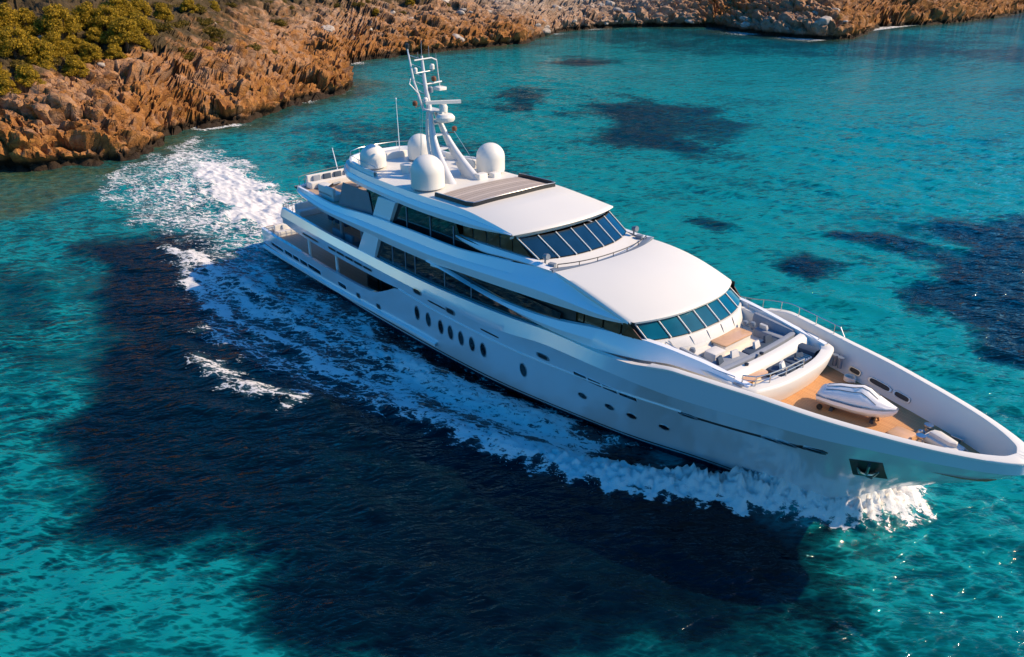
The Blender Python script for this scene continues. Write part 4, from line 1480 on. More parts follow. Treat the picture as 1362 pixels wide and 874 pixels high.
# moulded coaming under the windscreen
b = MB()
ul = np.linspace(-1, 1, 31)
c0 = [(FB(u)[0] - .02, FB(u)[1], FB(u)[2] - .015) for u in ul]
c1 = [(FB(u)[0] + .10, FB(u)[1] * .99, FB(u)[2] - .02) for u in ul]
c2 = [(FB(u)[0] + .42, FB(u)[1] * .93, 5.98) for u in ul]
c3 = [(FB(u)[0] + .50, FB(u)[1] * .91, 5.5) for u in ul]
b.grid([c0, c1, c2, c3], 0)
b.build('windscreen_coaming', MAT['roof'], lounge, sharp=50)
for i, (y0, y1) in enumerate([(-2.7, -1.75), (-1.65, -.7), (-.6, .35), (.45, 1.4), (1.5, 2.4)]):
    b = MB()
    u0, u1 = y0 / 3.58, y1 / 3.58
    uu = np.linspace(u0, u1, 6)
    b.grid([[(FB(u)[0] + lerp(.14, .40, k), FB(u)[1] * lerp(.985, .94, k), lerp(FB(u)[2] - .03, 6.02, k) + .04 * math.sin(math.pi * k)) for u in uu] for k in np.linspace(0, 1, 6)], 0)
    b.build('back_cushion', MAT['palecush'], lounge)
# bench in front of it
b = MB()
cushion(b, rect(37.1, 37.75, -2.6, -.55, .12), 5.5, 5.80)
b.build('bench_seat', MAT['palecush'], lounge)
b = MB()
b.prism(rect(37.55, 38.25, -.55, 1.5, .1), 5.5, 5.92, 0, .03)
b.prism(rect(37.45, 38.3, -.62, 1.55, .14), 5.92, 5.985, 1, .02)
b.build('bar_counter', [MAT['roof'], MAT['orangewood']], lounge)
b = MB()
b.prism(rect(37.9, 38.5, -1.6, -.8, .08), 5.5, 5.95, 0, .04)
b.build('locker', MAT['palecush'], lounge)
for x, y in ((37.5, -1.9), (37.6, 1.9), (37.9, 2.05)):
    b = MB()
    b.lathe([(.0, 0), (.13, .02), (.15, .12), (.11, .22), (.0, .24)], (x, y, 5.80 if y < 0 else 6.0), 12)
    b.build('deck_lamp', MAT['greyplastic'], lounge)
# U shaped grey sofa
b = MB()
cushion(b, rect(38.75, 39.45, -2.55, -.25, .14, .05), 5.5, 5.86)
b.build('sofa_seat', MAT['greycush'], lounge)
b = MB()
cushion(b, rect(38.85, 39.5, -.2, 2.1, .14, .05), 5.5, 5.86)
b.build('sofa_seat', MAT['navy'], lounge)
b = MB()
cushion(b, rect(37.9, 39.5, 2.12, 2.62, .1), 5.5, 5.9)
b.build('sofa_seat', MAT['greycush'], lounge)
b = MB()
ys = np.linspace(-2.75, 2.75, 24)
prof = [(39.42, 5.5), (39.44, 6.02), (39.52, 6.12), (39.64, 6.14), (39.74, 6.10), (39.78, 5.5)]
b.grid([[(x + .05 * y * 0 + .12 * (1 - (y / 2.75) ** 2), y, z) for y in ys] for x, z in prof], 0)
b.build('sofa_back', MAT['greycush'], lounge)
for sgn in (-1, 1):
    b = MB()
    xs_ = np.linspace(37.5, 39.6, 12)
    b.grid([[(x, sgn * (2.62 + k), 5.5 + h * (1.0 if h < .1 else 1 + .25 * (39.6 - x) / 2.1)) for x in xs_] for k, h in ((0, 0), (.02, .55), (.1, .68), (.24, .70), (.30, .5), (.32, 0))], 0)
    b.build('sofa_side', MAT['greycush'], lounge)
# white ridge between the two wells, with a sun pad behind it
b = MB()
prof = [(39.82, 5.5), (39.84, 6.08), (39.92, 6.16), (40.12, 6.16), (40.3, 6.08), (40.42, 5.9), (40.46, 5.5)]
b.grid([[(x + .16 * (1 - (y / 2.85) ** 2), y, z) for y in np.linspace(-2.85, 2.85, 24)] for x, z in prof], 0)
b.build('ridge', MAT['roof'], lounge)
b = MB()
b.prism(rect(40.3, 40.95, -2.75, -1.05, .16, .05), 5.85, 5.93, 0, .02)
b.tube([(40.6, -1.9, 5.5), (40.6, -1.9, 5.86)], .1, 10, 0)
b.build('table', MAT['orangewood'], lounge)
for y0, y1 in ((-.85, .35), (.42, 1.6)):
    b = MB()
    cushion(b, rect(40.55, 41.35, y0, y1, .12), 5.5, 5.88)
    b.build('sun_pad', MAT['navy'], lounge)
b = MB()
b.grid([[(x, 1.72 + k, z) for x in np.linspace(40.35, 41.3, 8)] for k, z in ((0, 5.5), (.05, 6.0), (.18, 6.06), (.5, 6.04), (.55, 5.5))], 0)
b.build('sun_pad_back', MAT['navy'], lounge)
b = MB()
cushion(b, rect(41.05, 41.5, -2.3, -.9, .1), 5.5, 5.84)
b.build('sun_pad', MAT['palecush'], lounge)
b = MB()
b.prism(rect(40.9, 41.4, .75, 1.45, .08), 5.88, 5.98, 0, .02)
for k in range(4):
    b.tube([(40.95, .85 + k * .17, 6.0), (41.35, .85 + k * .17, 6.0)], .02, 6)
b.build('grill', MAT['steel'], lounge)
b = MB()
R1 = [(40.85, -3.0), (41.28, -2.7), (41.5, -2.0), (41.62, -1.0), (41.68, .2)]
b.tube([(x, y, 6.42) for x, y in R1], .028, 8)
b.tube([(x, y, 6.22) for x, y in R1], .018, 6)
for x, y in R1:
    b.tube([(x, y, 5.95), (x, y, 6.42)], .026, 8)
b.build('guard_rail', MAT['steel'], lounge)
for x0, y0 in ((40.15, -1.7), (39.98, -.35)):
    b = MB()
    b.lathe([(.0, 0), (.09, .02), (.10, .09), (.0, .12)], (x0, y0, 6.15), 12)
    b.build('speaker', MAT['black'], lounge)
b = MB()
b.prism(rect(40.55, 41.0, -3.22, -2.98, .05), 6.0, 6.05, 0, .01)
b.build('hatch', MAT['greyplastic'], lounge)

# port side rail above the bulwark
b = MB()
pr = [(x, float(HB(x)) - .14, float(ZS(x)) + (.12 if x > 41.4 or x < 35.2 else .50)) for x in np.linspace(35.0, 41.6, 23)]
b.tube(pr, .022, 6)
for x in np.linspace(35.8, 41.0, 6):
    b.tube([(x, float(HB(x)) - .14, float(ZS(x))), (x, float(HB(x)) - .14, float(ZS(x)) + .5)], .018, 6)
b.build('guard_rail', MAT['steel'], yacht)

# windlass, chain and cleats at the bow
b = MB()
b.prism([(46.95, .30), (48.05, .02), (48.45, .18), (48.4, .62), (47.4, 1.0), (47.0, .85)], FD, FD + .24, 0, .05)
b.prism([(47.1, .42), (47.95, .2), (48.2, .3), (48.15, .52), (47.4, .8), (47.15, .72)], FD + .24, FD + .42, 0, .08)
b.build('anchor_housing', MAT['roof'], yacht, sharp=30)
for x, y in ((47.0, -.05), (46.85, .95)):
    b = MB()
    b.lathe([(.20, 0), (.20, .06), (.13, .10), (.11, .22), (.15, .30), (.18, .32), (.18, .38), (.0, .40)], (x, y, FD), 18)
    b.build('windlass', MAT['steel'], yacht)
for pts in ([(47.0, -.05), (47.7, -.12), (48.5, -.1), (49.0, -.05)], [(46.9, 1.0), (47.7, 1.05), (48.4, .75), (48.9, .4)]):
    b = MB()
    P_ = [Vector((x, y, FD + .06)) for x, y in pts]
    for a, c in zip(P_, P_[1:]):
        n_l = max(1, int((c - a).length / .12))
        for k in range(n_l):
            p = a.lerp(c, (k + .5) / n_l)
            dv = (c - a).normalized() * .07
            b.tube([p - dv, p, p + dv], [.035, .05, .035], 6)
    b.build('anchor_chain', MAT['steel'], yacht, smooth=True)
for x, y in ((46.3, -.9), (47.9, 1.12), (48.6, -.55)):
    b = MB()
    for dx in (-.1, .1):
        b.tube([(x + dx, y, FD), (x + dx, y, FD + .2)], .04, 8)
    b.tube([(x - .24, y, FD + .2), (x + .24, y, FD + .2)], .04, 8)
    b.build('cleat', MAT['steel'], yacht)
b = MB()
ring = rect(45.9, 46.75, -.55, .35, .2, .1)
b.prism(ring, FD, FD + .20, 0, .09)
b.build('deck_box', MAT['orangewood'], yacht)
b = MB()
b.lathe([(.0, .0), (.12, .02), (.14, .12), (.08, .26), (.0, .3)], (46.75, .5, FD), 14)
b.build('deck_lamp', MAT['steel'], yacht)

# ------------------------------------------------------------------ jet ski lying on the teak
js = thing('jet_ski', 'white covered jet ski resting on its chocks on the teak foredeck', 'jet ski', (44.25, .12, FD))
js.rotation_euler = (0, 0, rad(13))
def js_rows(prof, n=21):
    """prof: x, half width, z of keel, z of rub strip"""
    rows_ = []
    for x, hw_, zk_, zr in prof:
        row = []
        for t in np.linspace(-1, 1, n):
            k = abs(t)
            y = hw_ * math.copysign(min(1, k * 1.25) ** .8, t)
            z = zk_ + (zr - zk_) * (k ** 1.6 if k < .8 else lerp(.8 ** 1.6, 1, (k - .8) / .2))
            row.append((x, y, z))
        rows_.append(row)
    return rows_
b = MB()
hp_ = [(-1.50, .46, .28, .62), (-1.45, .58, .16, .64), (-.8, .66, .10, .66), (0, .68, .10, .68), (.6, .60, .13, .70), (1.1, .42, .24, .72), (1.42, .20, .42, .74), (1.56, .03, .62, .75)]
rws = js_rows(hp_)
b.grid(rws, 0)
b.add([r_ for r_ in rws[0]], [tuple(range(len(rws[0])))], 0)
b.build('hull', MAT['white'], js)
b = MB()
for sgn in (-1, 1):
    b.tube([(x, sgn * hw_, zr) for x, hw_, zk_, zr in hp_], .022, 8)
b.build('rub_strip', MAT['greycush'], js)
# cover over seat and handlebars
cp = [(-1.46, .46, .64, .74), (-1.2, .58, .65, .95), (-.7, .58, .66, 1.16), (-.2, .58, .67, 1.24), (.15, .58, .68, 1.36), (.42, .54, .69, 1.30), (.8, .46, .71, 1.06), (1.15, .32, .73, .90), (1.50, .09, .76, .79)]
rows_ = []
for x, hw_, z0, z1 in cp:
    row = []
    for t in np.linspace(0, math.pi, 25):
        c, s_ = math.cos(t), math.sin(t)
        w_ = hw_ * (1 - .42 * s_ ** 3 * (1 if -1.0 < x < .9 else .4))
        fold = 1 + .025 * math.sin(7 * t + x * 5)
        row.append((x + .02 * math.sin(9 * t), c * w_ * fold, z0 + (z1 - z0) * s_ ** .8 * fold))
    rows_.append(row)
b = MB()
b.grid(rows_, 0)
b.add([rows_[0][k] for k in range(25)], [tuple(range(25))], 0)
cover = b.build('cover', MAT['cover'], js, sharp=70)
for y0 in (-.36, -.14, .16):
    b = MB()
    pts = []
    for (x, hw_, z0, z1), row in list(zip(cp, rows_))[1:7]:
        k = min(range(25), key=lambda i: abs(row[i][1] - y0 * (1 + .15 * x)))
        pts.append(Vector(row[k]) + Vector((0, 0, .012)))
    b.tube(pts, .011, 6)
    b.build('strap', MAT['black'], cover)
for x in (-.85, .75):
    b = MB()
    b.box((x, 0, .07), (.16, .8, .14), 0, 0, 0, .8)
    b.build('chock', MAT['black'], js)
b = MB()
b.lathe([(.0, -.07), (.10, -.07), (.12, -.04), (.12, .04), (.10, .07), (.0, .07)], (-1.28, -.48, .12), 14, 0, Matrix.Rotation(rad(90), 3, 'X'))
b.build('wheel', MAT['black'], js)
b = MB()
b.tube([(.9, .0, .14), (.95, .0, .02)], .04, 8)
b.build('strap', MAT['brown'], js)

# ------------------------------------------------------------------ sundeck: domes, teak, mast
def roof_z(x, y):
    h = float(hA(x))
    return float(zAt(x)) + float(np.interp(x, [9, 14, 22, 24.5, 27.3], [.06, .10, .2, .34, .22])) * (1 - min(1, abs(y / h)) ** 2.6)


for x, y, r_, hc in ((18.5, -2.48, .98, .95), (18.1, 2.55, .88, .92), (12.3, -2.25, .82, .6), (12.6, 1.15, .80, .85)):
    z = roof_z(x, y) - .12
    b = MB()
    b.lathe([(r_ * .80, 0), (r_ * .80, .24)], (x, y, z), 28, 1)
    b.lathe([(.0, .2), (r_ * .9, .2), (r_ * .985, .24), (r_, .34), (r_, .24 + hc * .9)] + [(r_ * math.cos(a), .24 + hc * .9 + r_ * .98 * math.sin(a)) for a in np.linspace(.08, math.pi / 2, 14)], (x, y, z), 40, 0)
    b.build('satellite_dome', [MAT['roof'], MAT['greyplastic']], yacht, sharp=50)
# teak sun area on the roof with its dark wind screen
b = MB()
xs_ = np.linspace(20.2, 23.25, 14)
ys = np.linspace(-2.95, 2.95, 22)
b.grid([[(x + .35 * (1 - (y / 2.95) ** 2) * (x - 20.2) / 3, y, roof_z(x, y) + .035) for y in ys] for x in xs_], 0)
top_ = [(xs_[0], y, roof_z(xs_[0], y) + .035) for y in ys]
b.grid([top_, [(p[0], p[1], p[2] - .1) for p in top_]], 0)
b.build('sun_area', MAT['greyteak'], yacht)
b = MB()
scr = [(20.0, -3.12), (21.5, -3.14), (22.8, -3.15), (23.28, -3.0)] + [(23.34 + .36 * (1 - (y / 2.95) ** 2), y) for y in np.linspace(-2.8, 2.8, 18)] + [(23.28, 3.0), (22.8, 3.15), (21.5, 3.14), (20.0, 3.12)]
lo = [(x, y, roof_z(x, y) - .02) for x, y in scr]
hi = [(x + .05, y, roof_z(x, y) + .22) for x, y in scr]
hi2 = [(x + .10, y * 1.005, roof_z(x, y) + .22) for x, y in scr]
lo2 = [(x + .12, y * 1.01, roof_z(x, y) - .02) for x, y in scr]
b.grid([lo, hi, hi2, lo2], 0)
wind_screen = b.build('wind_screen', MAT['black'], yacht)
b = MB()
b.tube([(x + .08, y, z + .02) for x, y, z in hi], .022, 6)
b.build('handrail', MAT['steel'], wind_screen)
# raised coaming with rail round the after end
aft = [(14.0, -3.30), (12.0, -3.2), (10.6, -2.95), (9.7, -2.4), (9.3, -1.5), (9.2, 0), (9.3, 1.5), (9.7, 2.4), (10.6, 2.95), (12.0, 3.2), (14.0, 3.30)]
b = MB()
b.grid([[(x, y, roof_z(x, y) - .06) for x, y in aft], [(x, y, roof_z(x, y) + .28) for x, y in aft], [(x + .14, y * .96, roof_z(x, y) + .28) for x, y in aft], [(x + .2, y * .95, roof_z(x, y) - .06) for x, y in aft]], 0)
co = b.build('aft_coaming', MAT['white'], yacht)
b = MB()
b.tube([(x + .05, y * .98, roof_z(x, y) + .62) for x, y in aft], .022, 6)
for x, y in aft:
    b.tube([(x + .05, y * .98, roof_z(x, y) + .2), (x + .05, y * .98, roof_z(x, y) + .62)], .018, 6)
b.build('guard_rail', MAT['steel'], co)
for x, y, dx, dy, h in ((14.6, -1.2, .9, .6, .45), (15.9, 2.6, 1.6, .35, .5), (10.9, .2, .8, 1.6, .4), (14.2, 2.7, 1.6, .3, .45), (19.2, .9, .5, .7, .35), (19.3, 1.9, .5, .6, .28)):
    b = MB()
    b.prism(rect(x - dx / 2, x + dx / 2, y - dy / 2, y + dy / 2, .08), roof_z(x, y) - .08, roof_z(x, y) + h, 0, .05)
    b.build('locker', MAT['roof'], yacht)

# mast: two raked legs with flared feet meeting at the radar platform
b = MB()
def leg(foot, top_, w0, w1, t0, t1, n=14):
    f, tp = Vector(foot), Vector(top_)
    rows_ = []
    for k in np.linspace(0, 1, n):
        kk = k
        c = f.lerp(tp, kk)
        c.x += -.9 * math.sin(math.pi * k) * .45
        w_ = w1 + (w0 - w1) * (1 - k) ** 2.2
        t_ = t1 + (t0 - t1) * (1 - k) ** 1.6
        row = []
        for a in np.linspace(0, 2 * math.pi, 16, endpoint=False):
            row.append((c.x + w_ * math.copysign(abs(math.cos(a)) ** .7, math.cos(a)), c.y + t_ * math.copysign(abs(math.sin(a)) ** .8, math.sin(a)), c.z))
        rows_.append(row)
    b.grid(rows_, 0, False, True)
    b.f.append(tuple(range(len(b.v) - 16, len(b.v))))
    b.m.append(0)
zr = roof_z(18, 0) - .05
leg((18.3, -.95, zr), (15.75, -.14, 13.1), .85, .20, .30, .11)
leg((18.6, .75, zr), (15.85, .14, 13.1), .95, .20, .30, .11)
leg((16.0, 0, zr), (15.3, 0, 12.9), .34, .12, .22, .09)
for k in (.25, .45, .65, .82):
    z = lerp(zr, 13, k)
    b.box((lerp(18.3, 15.8, k) - .35 * math.sin(math.pi * k), 0, z), (.5 - .25 * k, 1.6 * (1 - k) + .2, .09))
b.box((15.75, 0, 13.08), (1.0, .75, .10))
for z in np.arange(10.2, 12.9, .45):
    k = (z - zr) / (13.1 - zr)
    b.tube([(lerp(16.0, 15.3, k), -.3 * (1 - k) - .1, z), (lerp(16.0, 15.3, k) - .25, .3 * (1 - k) + .1, z)], .025, 5)
mast = b.build('mast', MAT['mastgrey'], yacht, sharp=40)
# radars
b = MB()
b.box((16.55, .05, 12.55), (1.0, .45, .10))
b.lathe([(.0, 0), (.5, .02), (.56, .12), (.56, .26), (.42, .42), (.0, .50)], (16.95, .08, 12.58), 26)
b.build('radar_dome', MAT['roof'], mast)
b = MB()
b.lathe([(.24, 0), (.26, .3), (.20, .45), (.0, .47)], (16.75, .1, 13.1), 16)
b.box((16.3, .05, 13.08), (1.3, .4, .08))
b.box((16.75, .1, 13.66), (.24, 2.1, .18), 0, rad(-28))
b.build('radar_scanner', MAT['roof'], mast)
# topmast with spreaders, lamps and aerials
b = MB()
b.tube([(15.5, 0, 13.0), (15.1, 0, 14.6), (14.9, 0, 16.1)], [.17, .12, .07], 10)
b.tube([(15.3, -.3, 13.0), (14.75, -.55, 14.7), (14.35, -.62, 16.5)], [.09, .07, .05], 8)
b.tube([(15.2, .05, 14.5), (15.15, 1.2, 14.55)], .05, 8)
b.tube([(15.0, -.62, 15.9), (15.0, .62, 15.95), (15.05, .95, 15.8)], .045, 8)
b.tube([(15.05, .95, 15.85), (15.1, 1.05, 14.55)], .035, 8)
b.tube([(14.55, -.6, 14.9), (14.95, -1.0, 14.6), (15.2, -.55, 14.0)], .035, 8)
for z in np.arange(13.4, 16.0, .5):
    k = (z - 13) / 3.1
    b.tube([(lerp(15.5, 14.9, k), 0, z), (lerp(15.3, 14.35, k), lerp(-.3, -.62, k), z + .25)], .022, 5)
b.tube([(15.2, -.75, 15.2), (15.15, .6, 15.25)], .03, 6)
b.build('topmast', MAT['mastgrey'], mast)
for x, y, z, d_ in ((15.2, -.7, 15.25, .12), (15.15, .55, 15.3, .14), (15.3, .25, 14.0, .16), (15.6, -.35, 13.5, .14)):
    bq = MB()
    bq.lathe([(.0, 0), (d_, .02), (d_, d_ * 1.8), (d_ * .6, d_ * 2.3), (.0, d_ * 2.4)], (x, y, z), 12)
    bq.build('receiver', MAT['roof'] if d_ < .15 else MAT['greyplastic'], mast)
for x, y, z in ((15.2, .6, 14.62), (15.5, -1.05, 13.4), (16.9, .75, 11.9)):
    b = MB()
    b.lathe([(.0, -.02), (.13, .02), (.16, .14), (.13, .27), (.0, .32)], (x, y, z), 14)
    b.tube([(x, y, z - .08), (x - .3, y * .5, z - .08)], .025, 6)
    b.build('navigation_lamp', MAT['brown'], mast)
b = MB()
b.prism(rect(14.85, 15.5, .75, 1.35, .08), 14.08, 14.26, 0, .03)
b.tube([(15.15, 1.05, 14.2), (15.15, 1.05, 14.6)], .03, 6)
b.build('camera_housing', MAT['roof'], mast)
b = MB()
b.lathe([(.0, 0), (.12, .02), (.13, .26), (.0, .3)], (14.35, -.62, 16.5), 12)
b.build('top_lamp', MAT['black'], mast)
for x, y, z, h in ((14.9, 0, 16.1, .9), (15.0, .45, 15.95, .7), (15.0, -.35, 15.95, .4), (15.0, .95, 15.85, .35), (15.1, 0, 15.3, .0)):
    if h:
        b = MB()
        b.tube([(x, y, z), (x, y, z + h)], [.03, .015], 6)
        b.build('antenna', MAT['greyplastic'], mast)
for a, c in (((15.6, -.8, 13.0), (16.2, -1.3, 9.4)), ((16.6, .9, 11.9), (17.6, 2.0, 9.5)), ((15.3, -.3, 13.5), (15.6, -1.0, 9.5))):
    b = MB()
    b.tube([a, c], .014, 5)
    b.build('stay', MAT['steel'], mast)
b = MB()
b.tube([(11.2, .5, 9.3), (11.15, .5, 11.2), (11.1, .5, 13.0)], [.04, .025, .015], 6)
b.lathe([(.0, 0), (.05, .02), (.05, .1), (.0, .12)], (11.1, .5, 13.0), 8)
b.build('whip_antenna', MAT['white'], yacht)
b = MB()
b.box((16.9, 2.3, 10.0), (1.4, .12, .10), 0, rad(20))
b.box((17.2, 2.4, 9.75), (.5, .1, .6))
b.build('davit', MAT['white'], yacht)

# ------------------------------------------------------------------ after decks
def rail(name, pts, z0, h, parent=yacht, r_=.022, n_mid=1, step=1, mat=None):
    bb = MB()
    bb.tube([(x, y, z0 + h) for x, y in pts], r_, 6)
    for k in range(n_mid):
        bb.tube([(x, y, z0 + h * (k + 1) / (n_mid + 1)) for x, y in pts], r_ * .6, 5)
    for x, y in pts[::step]:
        bb.tube([(x, y, z0), (x, y, z0 + h)], r_ * .9, 6)
    return bb.build(name, mat or MAT['steel'], parent)
rail('guard_rail', [(x + .1, y * .97) for x, y in arc[2:-2]], 3.62, .95, upper_aft, .022, 2, mat=MAT['rubber'])
rail('guard_rail', [(fx(y) + .12, y) for y in np.linspace(-3.2, 3.2, 13)], 6.46, .62, mat=MAT['rubber'])
rail('guard_rail', [(-2.5, y) for y in np.linspace(-3.4, 3.4, 9)], 1.12, .75, mat=MAT['brown'])
rail('guard_rail', [(x, -(float(hull_y(x, 1.85)) - .11)) for x in np.linspace(-2.2, 4.5, 9)], 1.83, .16, n_mid=0)
b = MB()
b.tube([(3.2, .3, 6.35), (2.5, .3, 8.4)], [.05, .03], 8)
b.build('flagpole', MAT['white'], yacht)
for y in (1.6, 2.1):
    b = MB()
    b.tube([(8.6, y + 1.3, 6.3), (8.6, y + 1.3, 8.1)], .12, 10)
    b.build('pillar', MAT['palecush'], yacht)
def sofa(name, x0, x1, y0, y1, z, back, mat, parent=yacht):
    bb = MB()
    bb.prism(rect(x0, x1, y0, y1, .1), z, z + .42, 0, .06)
    bx = {'x0': (x0, x0 + .25, y0, y1), 'x1': (x1 - .25, x1, y0, y1), 'y0': (x0, x1, y0, y0 + .25), 'y1': (x0, x1, y1 - .25, y1)}[back]
    bb.prism(rect(*bx, .08), z + .3, z + .85, 0, .06)
    return bb.build(name, mat, parent)
sofa('bench', -2.3, -1.5, -2.9, 2.9, 1.12, 'x0', MAT['palecush'])
sofa('bench', 1.2, 2.0, -2.6, 2.6, 3.58, 'x0', MAT['palecush'])
sofa('bench', 3.9, 4.7, -2.8, 2.8, 6.33, 'x0', MAT['palecush'])
sofa('bench', 9.2, 12.4, 1.6, 2.5, 6.33, 'y1', MAT['palecush'])
def loose_sofa(label, x0, x1, y0, y1, z, back, mat):
    o = sofa('sofa', x0, x1, y0, y1, z, back, mat, None)
    tag(o, label, 'sofa')
loose_sofa('pale sofa on the bridge deck beside the starboard bulwark, under the domes', 6.4, 8.4, -3.2, -2.3, 6.33, 'y0', MAT['palecush'])
loose_sofa('grey sofa on the open after deck behind the slanted white side panel', 8.0, 10.6, -3.3, -2.4, 3.6, 'y0', MAT['greycush'])
def table(label, x, y, z, rx, ry, mat):
    t = thing('table', label, 'table', (x, y, z))
    bb = MB()
    bb.prism(oval(rx, ry, 28, .7), .66, .73, 0, .02)
    bb.build('tabletop', mat, t)
    bb = MB()
    bb.lathe([(.3, 0), (.3, .04), (.08, .1), (.07, .66)], (0, 0, 0), 14)
    bb.build('leg', MAT['steel'], t)
    return t
table('oval dining table on the open after deck of the middle storey', 5.8, -.3, 3.6, 1.4, .8, MAT['orangewood'])
table('low pale table on the topmost after deck beside the bench', 6.3, .2, 6.33, .8, .8, MAT['roof'])
def chair_at(x, y, z, rz, first=[]):
    if not first:
        t = thing('deck_chair', 'dark cushioned armchair drawn up to the dining table on the middle after deck', 'chair', (x, y, z), 'armchairs round the after deck table')
        bb = MB()
        bb.prism(rect(-.28, .28, -.28, .28, .06), .30, .46, 0, .04)
        bb.build('seat', MAT['navy'], t)
        bb = MB()
        bb.prism(rect(-.30, -.20, -.29, .29, .04), .42, .88, 0, .03)
        bb.build('backrest', MAT['navy'], t)
        for sx in (-1, 1):
            for sy in (-1, 1):
                bb = MB()
                bb.tube([(sx * .24, sy * .24, 0), (sx * .24, sy * .24, .32)], .025, 6)
                bb.build('leg', MAT['orangewood'], t)
        first.append(t)
        r_ = t
    else:
        t = first[0]
        r_ = t.copy()
        C.objects.link(r_)
        for ch in t.children:
            c = ch.copy()
            C.objects.link(c)
            c.parent = r_
    r_.location = (x, y, z)
    r_.rotation_euler = (0, 0, rz)
for k in range(3):
    chair_at(4.9 + k * .95, -1.45, 3.6, rad(90))
    chair_at(4.9 + k * .95, .85, 3.6, rad(-90))

def lounger_at(x, y, z, rz, label, first=[]):
    if not first:
        t = thing('sun_lounger', label, 'lounger', (x, y, z), 'loungers on the topmost after deck')
        bb = MB()
        bb.prism(rect(-.9, .35, -.32, .32, .06), .24, .36, 0, .04)
        bb.build('mattress', MAT['palecush'], t)
        bb = MB()
        bb.grid([[(.33, y_, .26), (.95, y_, .62)] for y_ in (-.32, .32)], 0)
        bb.grid([[(.30, y_, .36), (.90, y_, .72)] for y_ in (-.32, .32)], 0)
        bb.grid([[(.95, -.32, .62), (.95, .32, .62)], [(.90, -.32, .72), (.90, .32, .72)]], 0)
        bb.build('backrest', MAT['greycush'], t)
        for sx in (-.8, .3):
            for sy in (-.26, .26):
                bb = MB()
                bb.tube([(sx, sy, 0), (sx, sy, .25)], .02, 6)
                bb.build('leg', MAT['steel'], t)
        first.append(t)
        r_ = t
    else:
        r_ = first[0].copy()
        C.objects.link(r_)
        for ch in first[0].children:
            c = ch.copy()
            C.objects.link(c)
            c.parent = r_
        r_['label'] = label
    r_.location = (x, y, z)
    r_.rotation_euler = (0, 0, rz)


lounger_at(5.6, -1.9, 6.33, rad(8), 'pale sun lounger on the topmost after deck, nearest the starboard bulwark')
lounger_at(5.5, 1.6, 6.33, rad(-6), 'pale sun lounger on the topmost after deck, on the far side of the low table')
for k in range(6):
    b = MB()
    b.prism(rect(4.15, 4.30, -2.4 + k * .85, -1.8 + k * .85, .05), 6.75, 7.12, 0, .05)
    b.build('scatter_cushion', MAT['navy'] if k % 3 else MAT['greycush'], yacht)
for k in range(5):
    b = MB()
    b.prism(rect(-2.05, -1.9, -2.3 + k * .95, -1.75 + k * .95, .05), 1.54, 1.92, 0, .05)
    b.build('scatter_cushion', MAT['orangewood'] if k % 2 else MAT['palecush'], yacht)
# hand rails and small gear round the foredeck lounge
for pts in ([(36.9, -3.1), (38.2, -3.16), (39.6, -3.12), (40.5, -3.02)], [(36.9, 3.1), (38.2, 3.16), (39.6, 3.12), (40.8, 2.9)]):
    b = MB()
    zz = lambda x: 6.0 + .30 * max(0, (39.5 - x) / 3)
    b.tube([(x, y, zz(x) + .22) for x, y in pts], .022, 6)
    for x, y in pts:
        b.tube([(x, y, zz(x) - .06), (x, y, zz(x) + .22)], .018, 6)
    b.build('guard_rail', MAT['steel'], lounge)
for x, y, rz in ((38.95, -1.9, .2), (39.0, -.9, -.15), (39.1, .6, .1), (39.1, 1.5, -.2), (38.3, 2.4, 1.5), (41.0, -.3, .3), (41.0, 1.0, -.3)):
    b = MB()
    b.box((x, y, 5.98), (.14, .46, .34), 0, rz, rad(-18), .8)
    b.build('scatter_cushion', MAT['palecush'] if int(x * 10 + y * 10) % 2 else MAT['navy'], lounge)
# coiled mooring ropes on the foredeck
for x, y, r0_ in ((43.2, -2.3, .28), (45.6, -1.75, .24), (42.7, 2.5, .26)):
    o = thing('rope_coil', {43.2: 'coiled mooring rope on the teak beside the jet ski stern', 45.6: 'coiled mooring rope on the teak near the starboard bow', 42.7: 'coiled mooring rope by the far bulwark bollards'}[x], 'rope', (x, y, FD))
    b = MB()
    b.tube([((r0_ - .02 * (k % 12) / 3) * math.cos(k * .52), (r0_ - .02 * (k % 12) / 3) * math.sin(k * .52), .03 + k * .0035) for k in range(60)], .028, 6)
    b.build('rope', MAT['cream'], o)

# ------------------------------------------------------------------ vegetation and loose rock on the shore
def leaf_material(name, a, b_, c_):
    n = N(name)
    tc = n.coord()
    oi = n.new('ObjectInfo')
    f = n.noise(tc, 1.3, 4, .6)
    g = n.new('TexWhiteNoise', noise_dimensions='3D')
    ge = n.new('NewGeometry')
    rnd = ge.outputs['Random Per Island']
    col = n.ramp(n.math('ADD', n.math('MULTIPLY', f, .6), n.math('MULTIPLY', rnd, .45)), (.2, a), (.55, b_), (.85, c_))
    n.set(Base_Color=col, Roughness=.6)
    n.b.inputs['Specular IOR Level'].default_value = .2
    tr_ = n.new('BsdfTranslucent')
    n.link(n.mix(.5, col, (.30, .26, .03)), tr_.inputs[0])
    ms = n.new('MixShader')
    ms.inputs[0].default_value = .35
    n.link(n.b.outputs[0], ms.inputs[1])
    n.link(tr_.outputs[0], ms.inputs[2])
    n.link(ms.outputs[0], n.o.inputs[0])
    return n.mat


MAT['pine'] = leaf_material('pine_needles', (.045, .036, .005), (.34, .22, .013), (.70, .42, .03))
MAT['scrub'] = leaf_material('scrub_leaves', (.03, .026, .007), (.12, .085, .012), (.26, .16, .026))
MAT['bark'] = paint('pine_bark', (.10, .065, .04), .9, .35, bump=.8, scale=6)


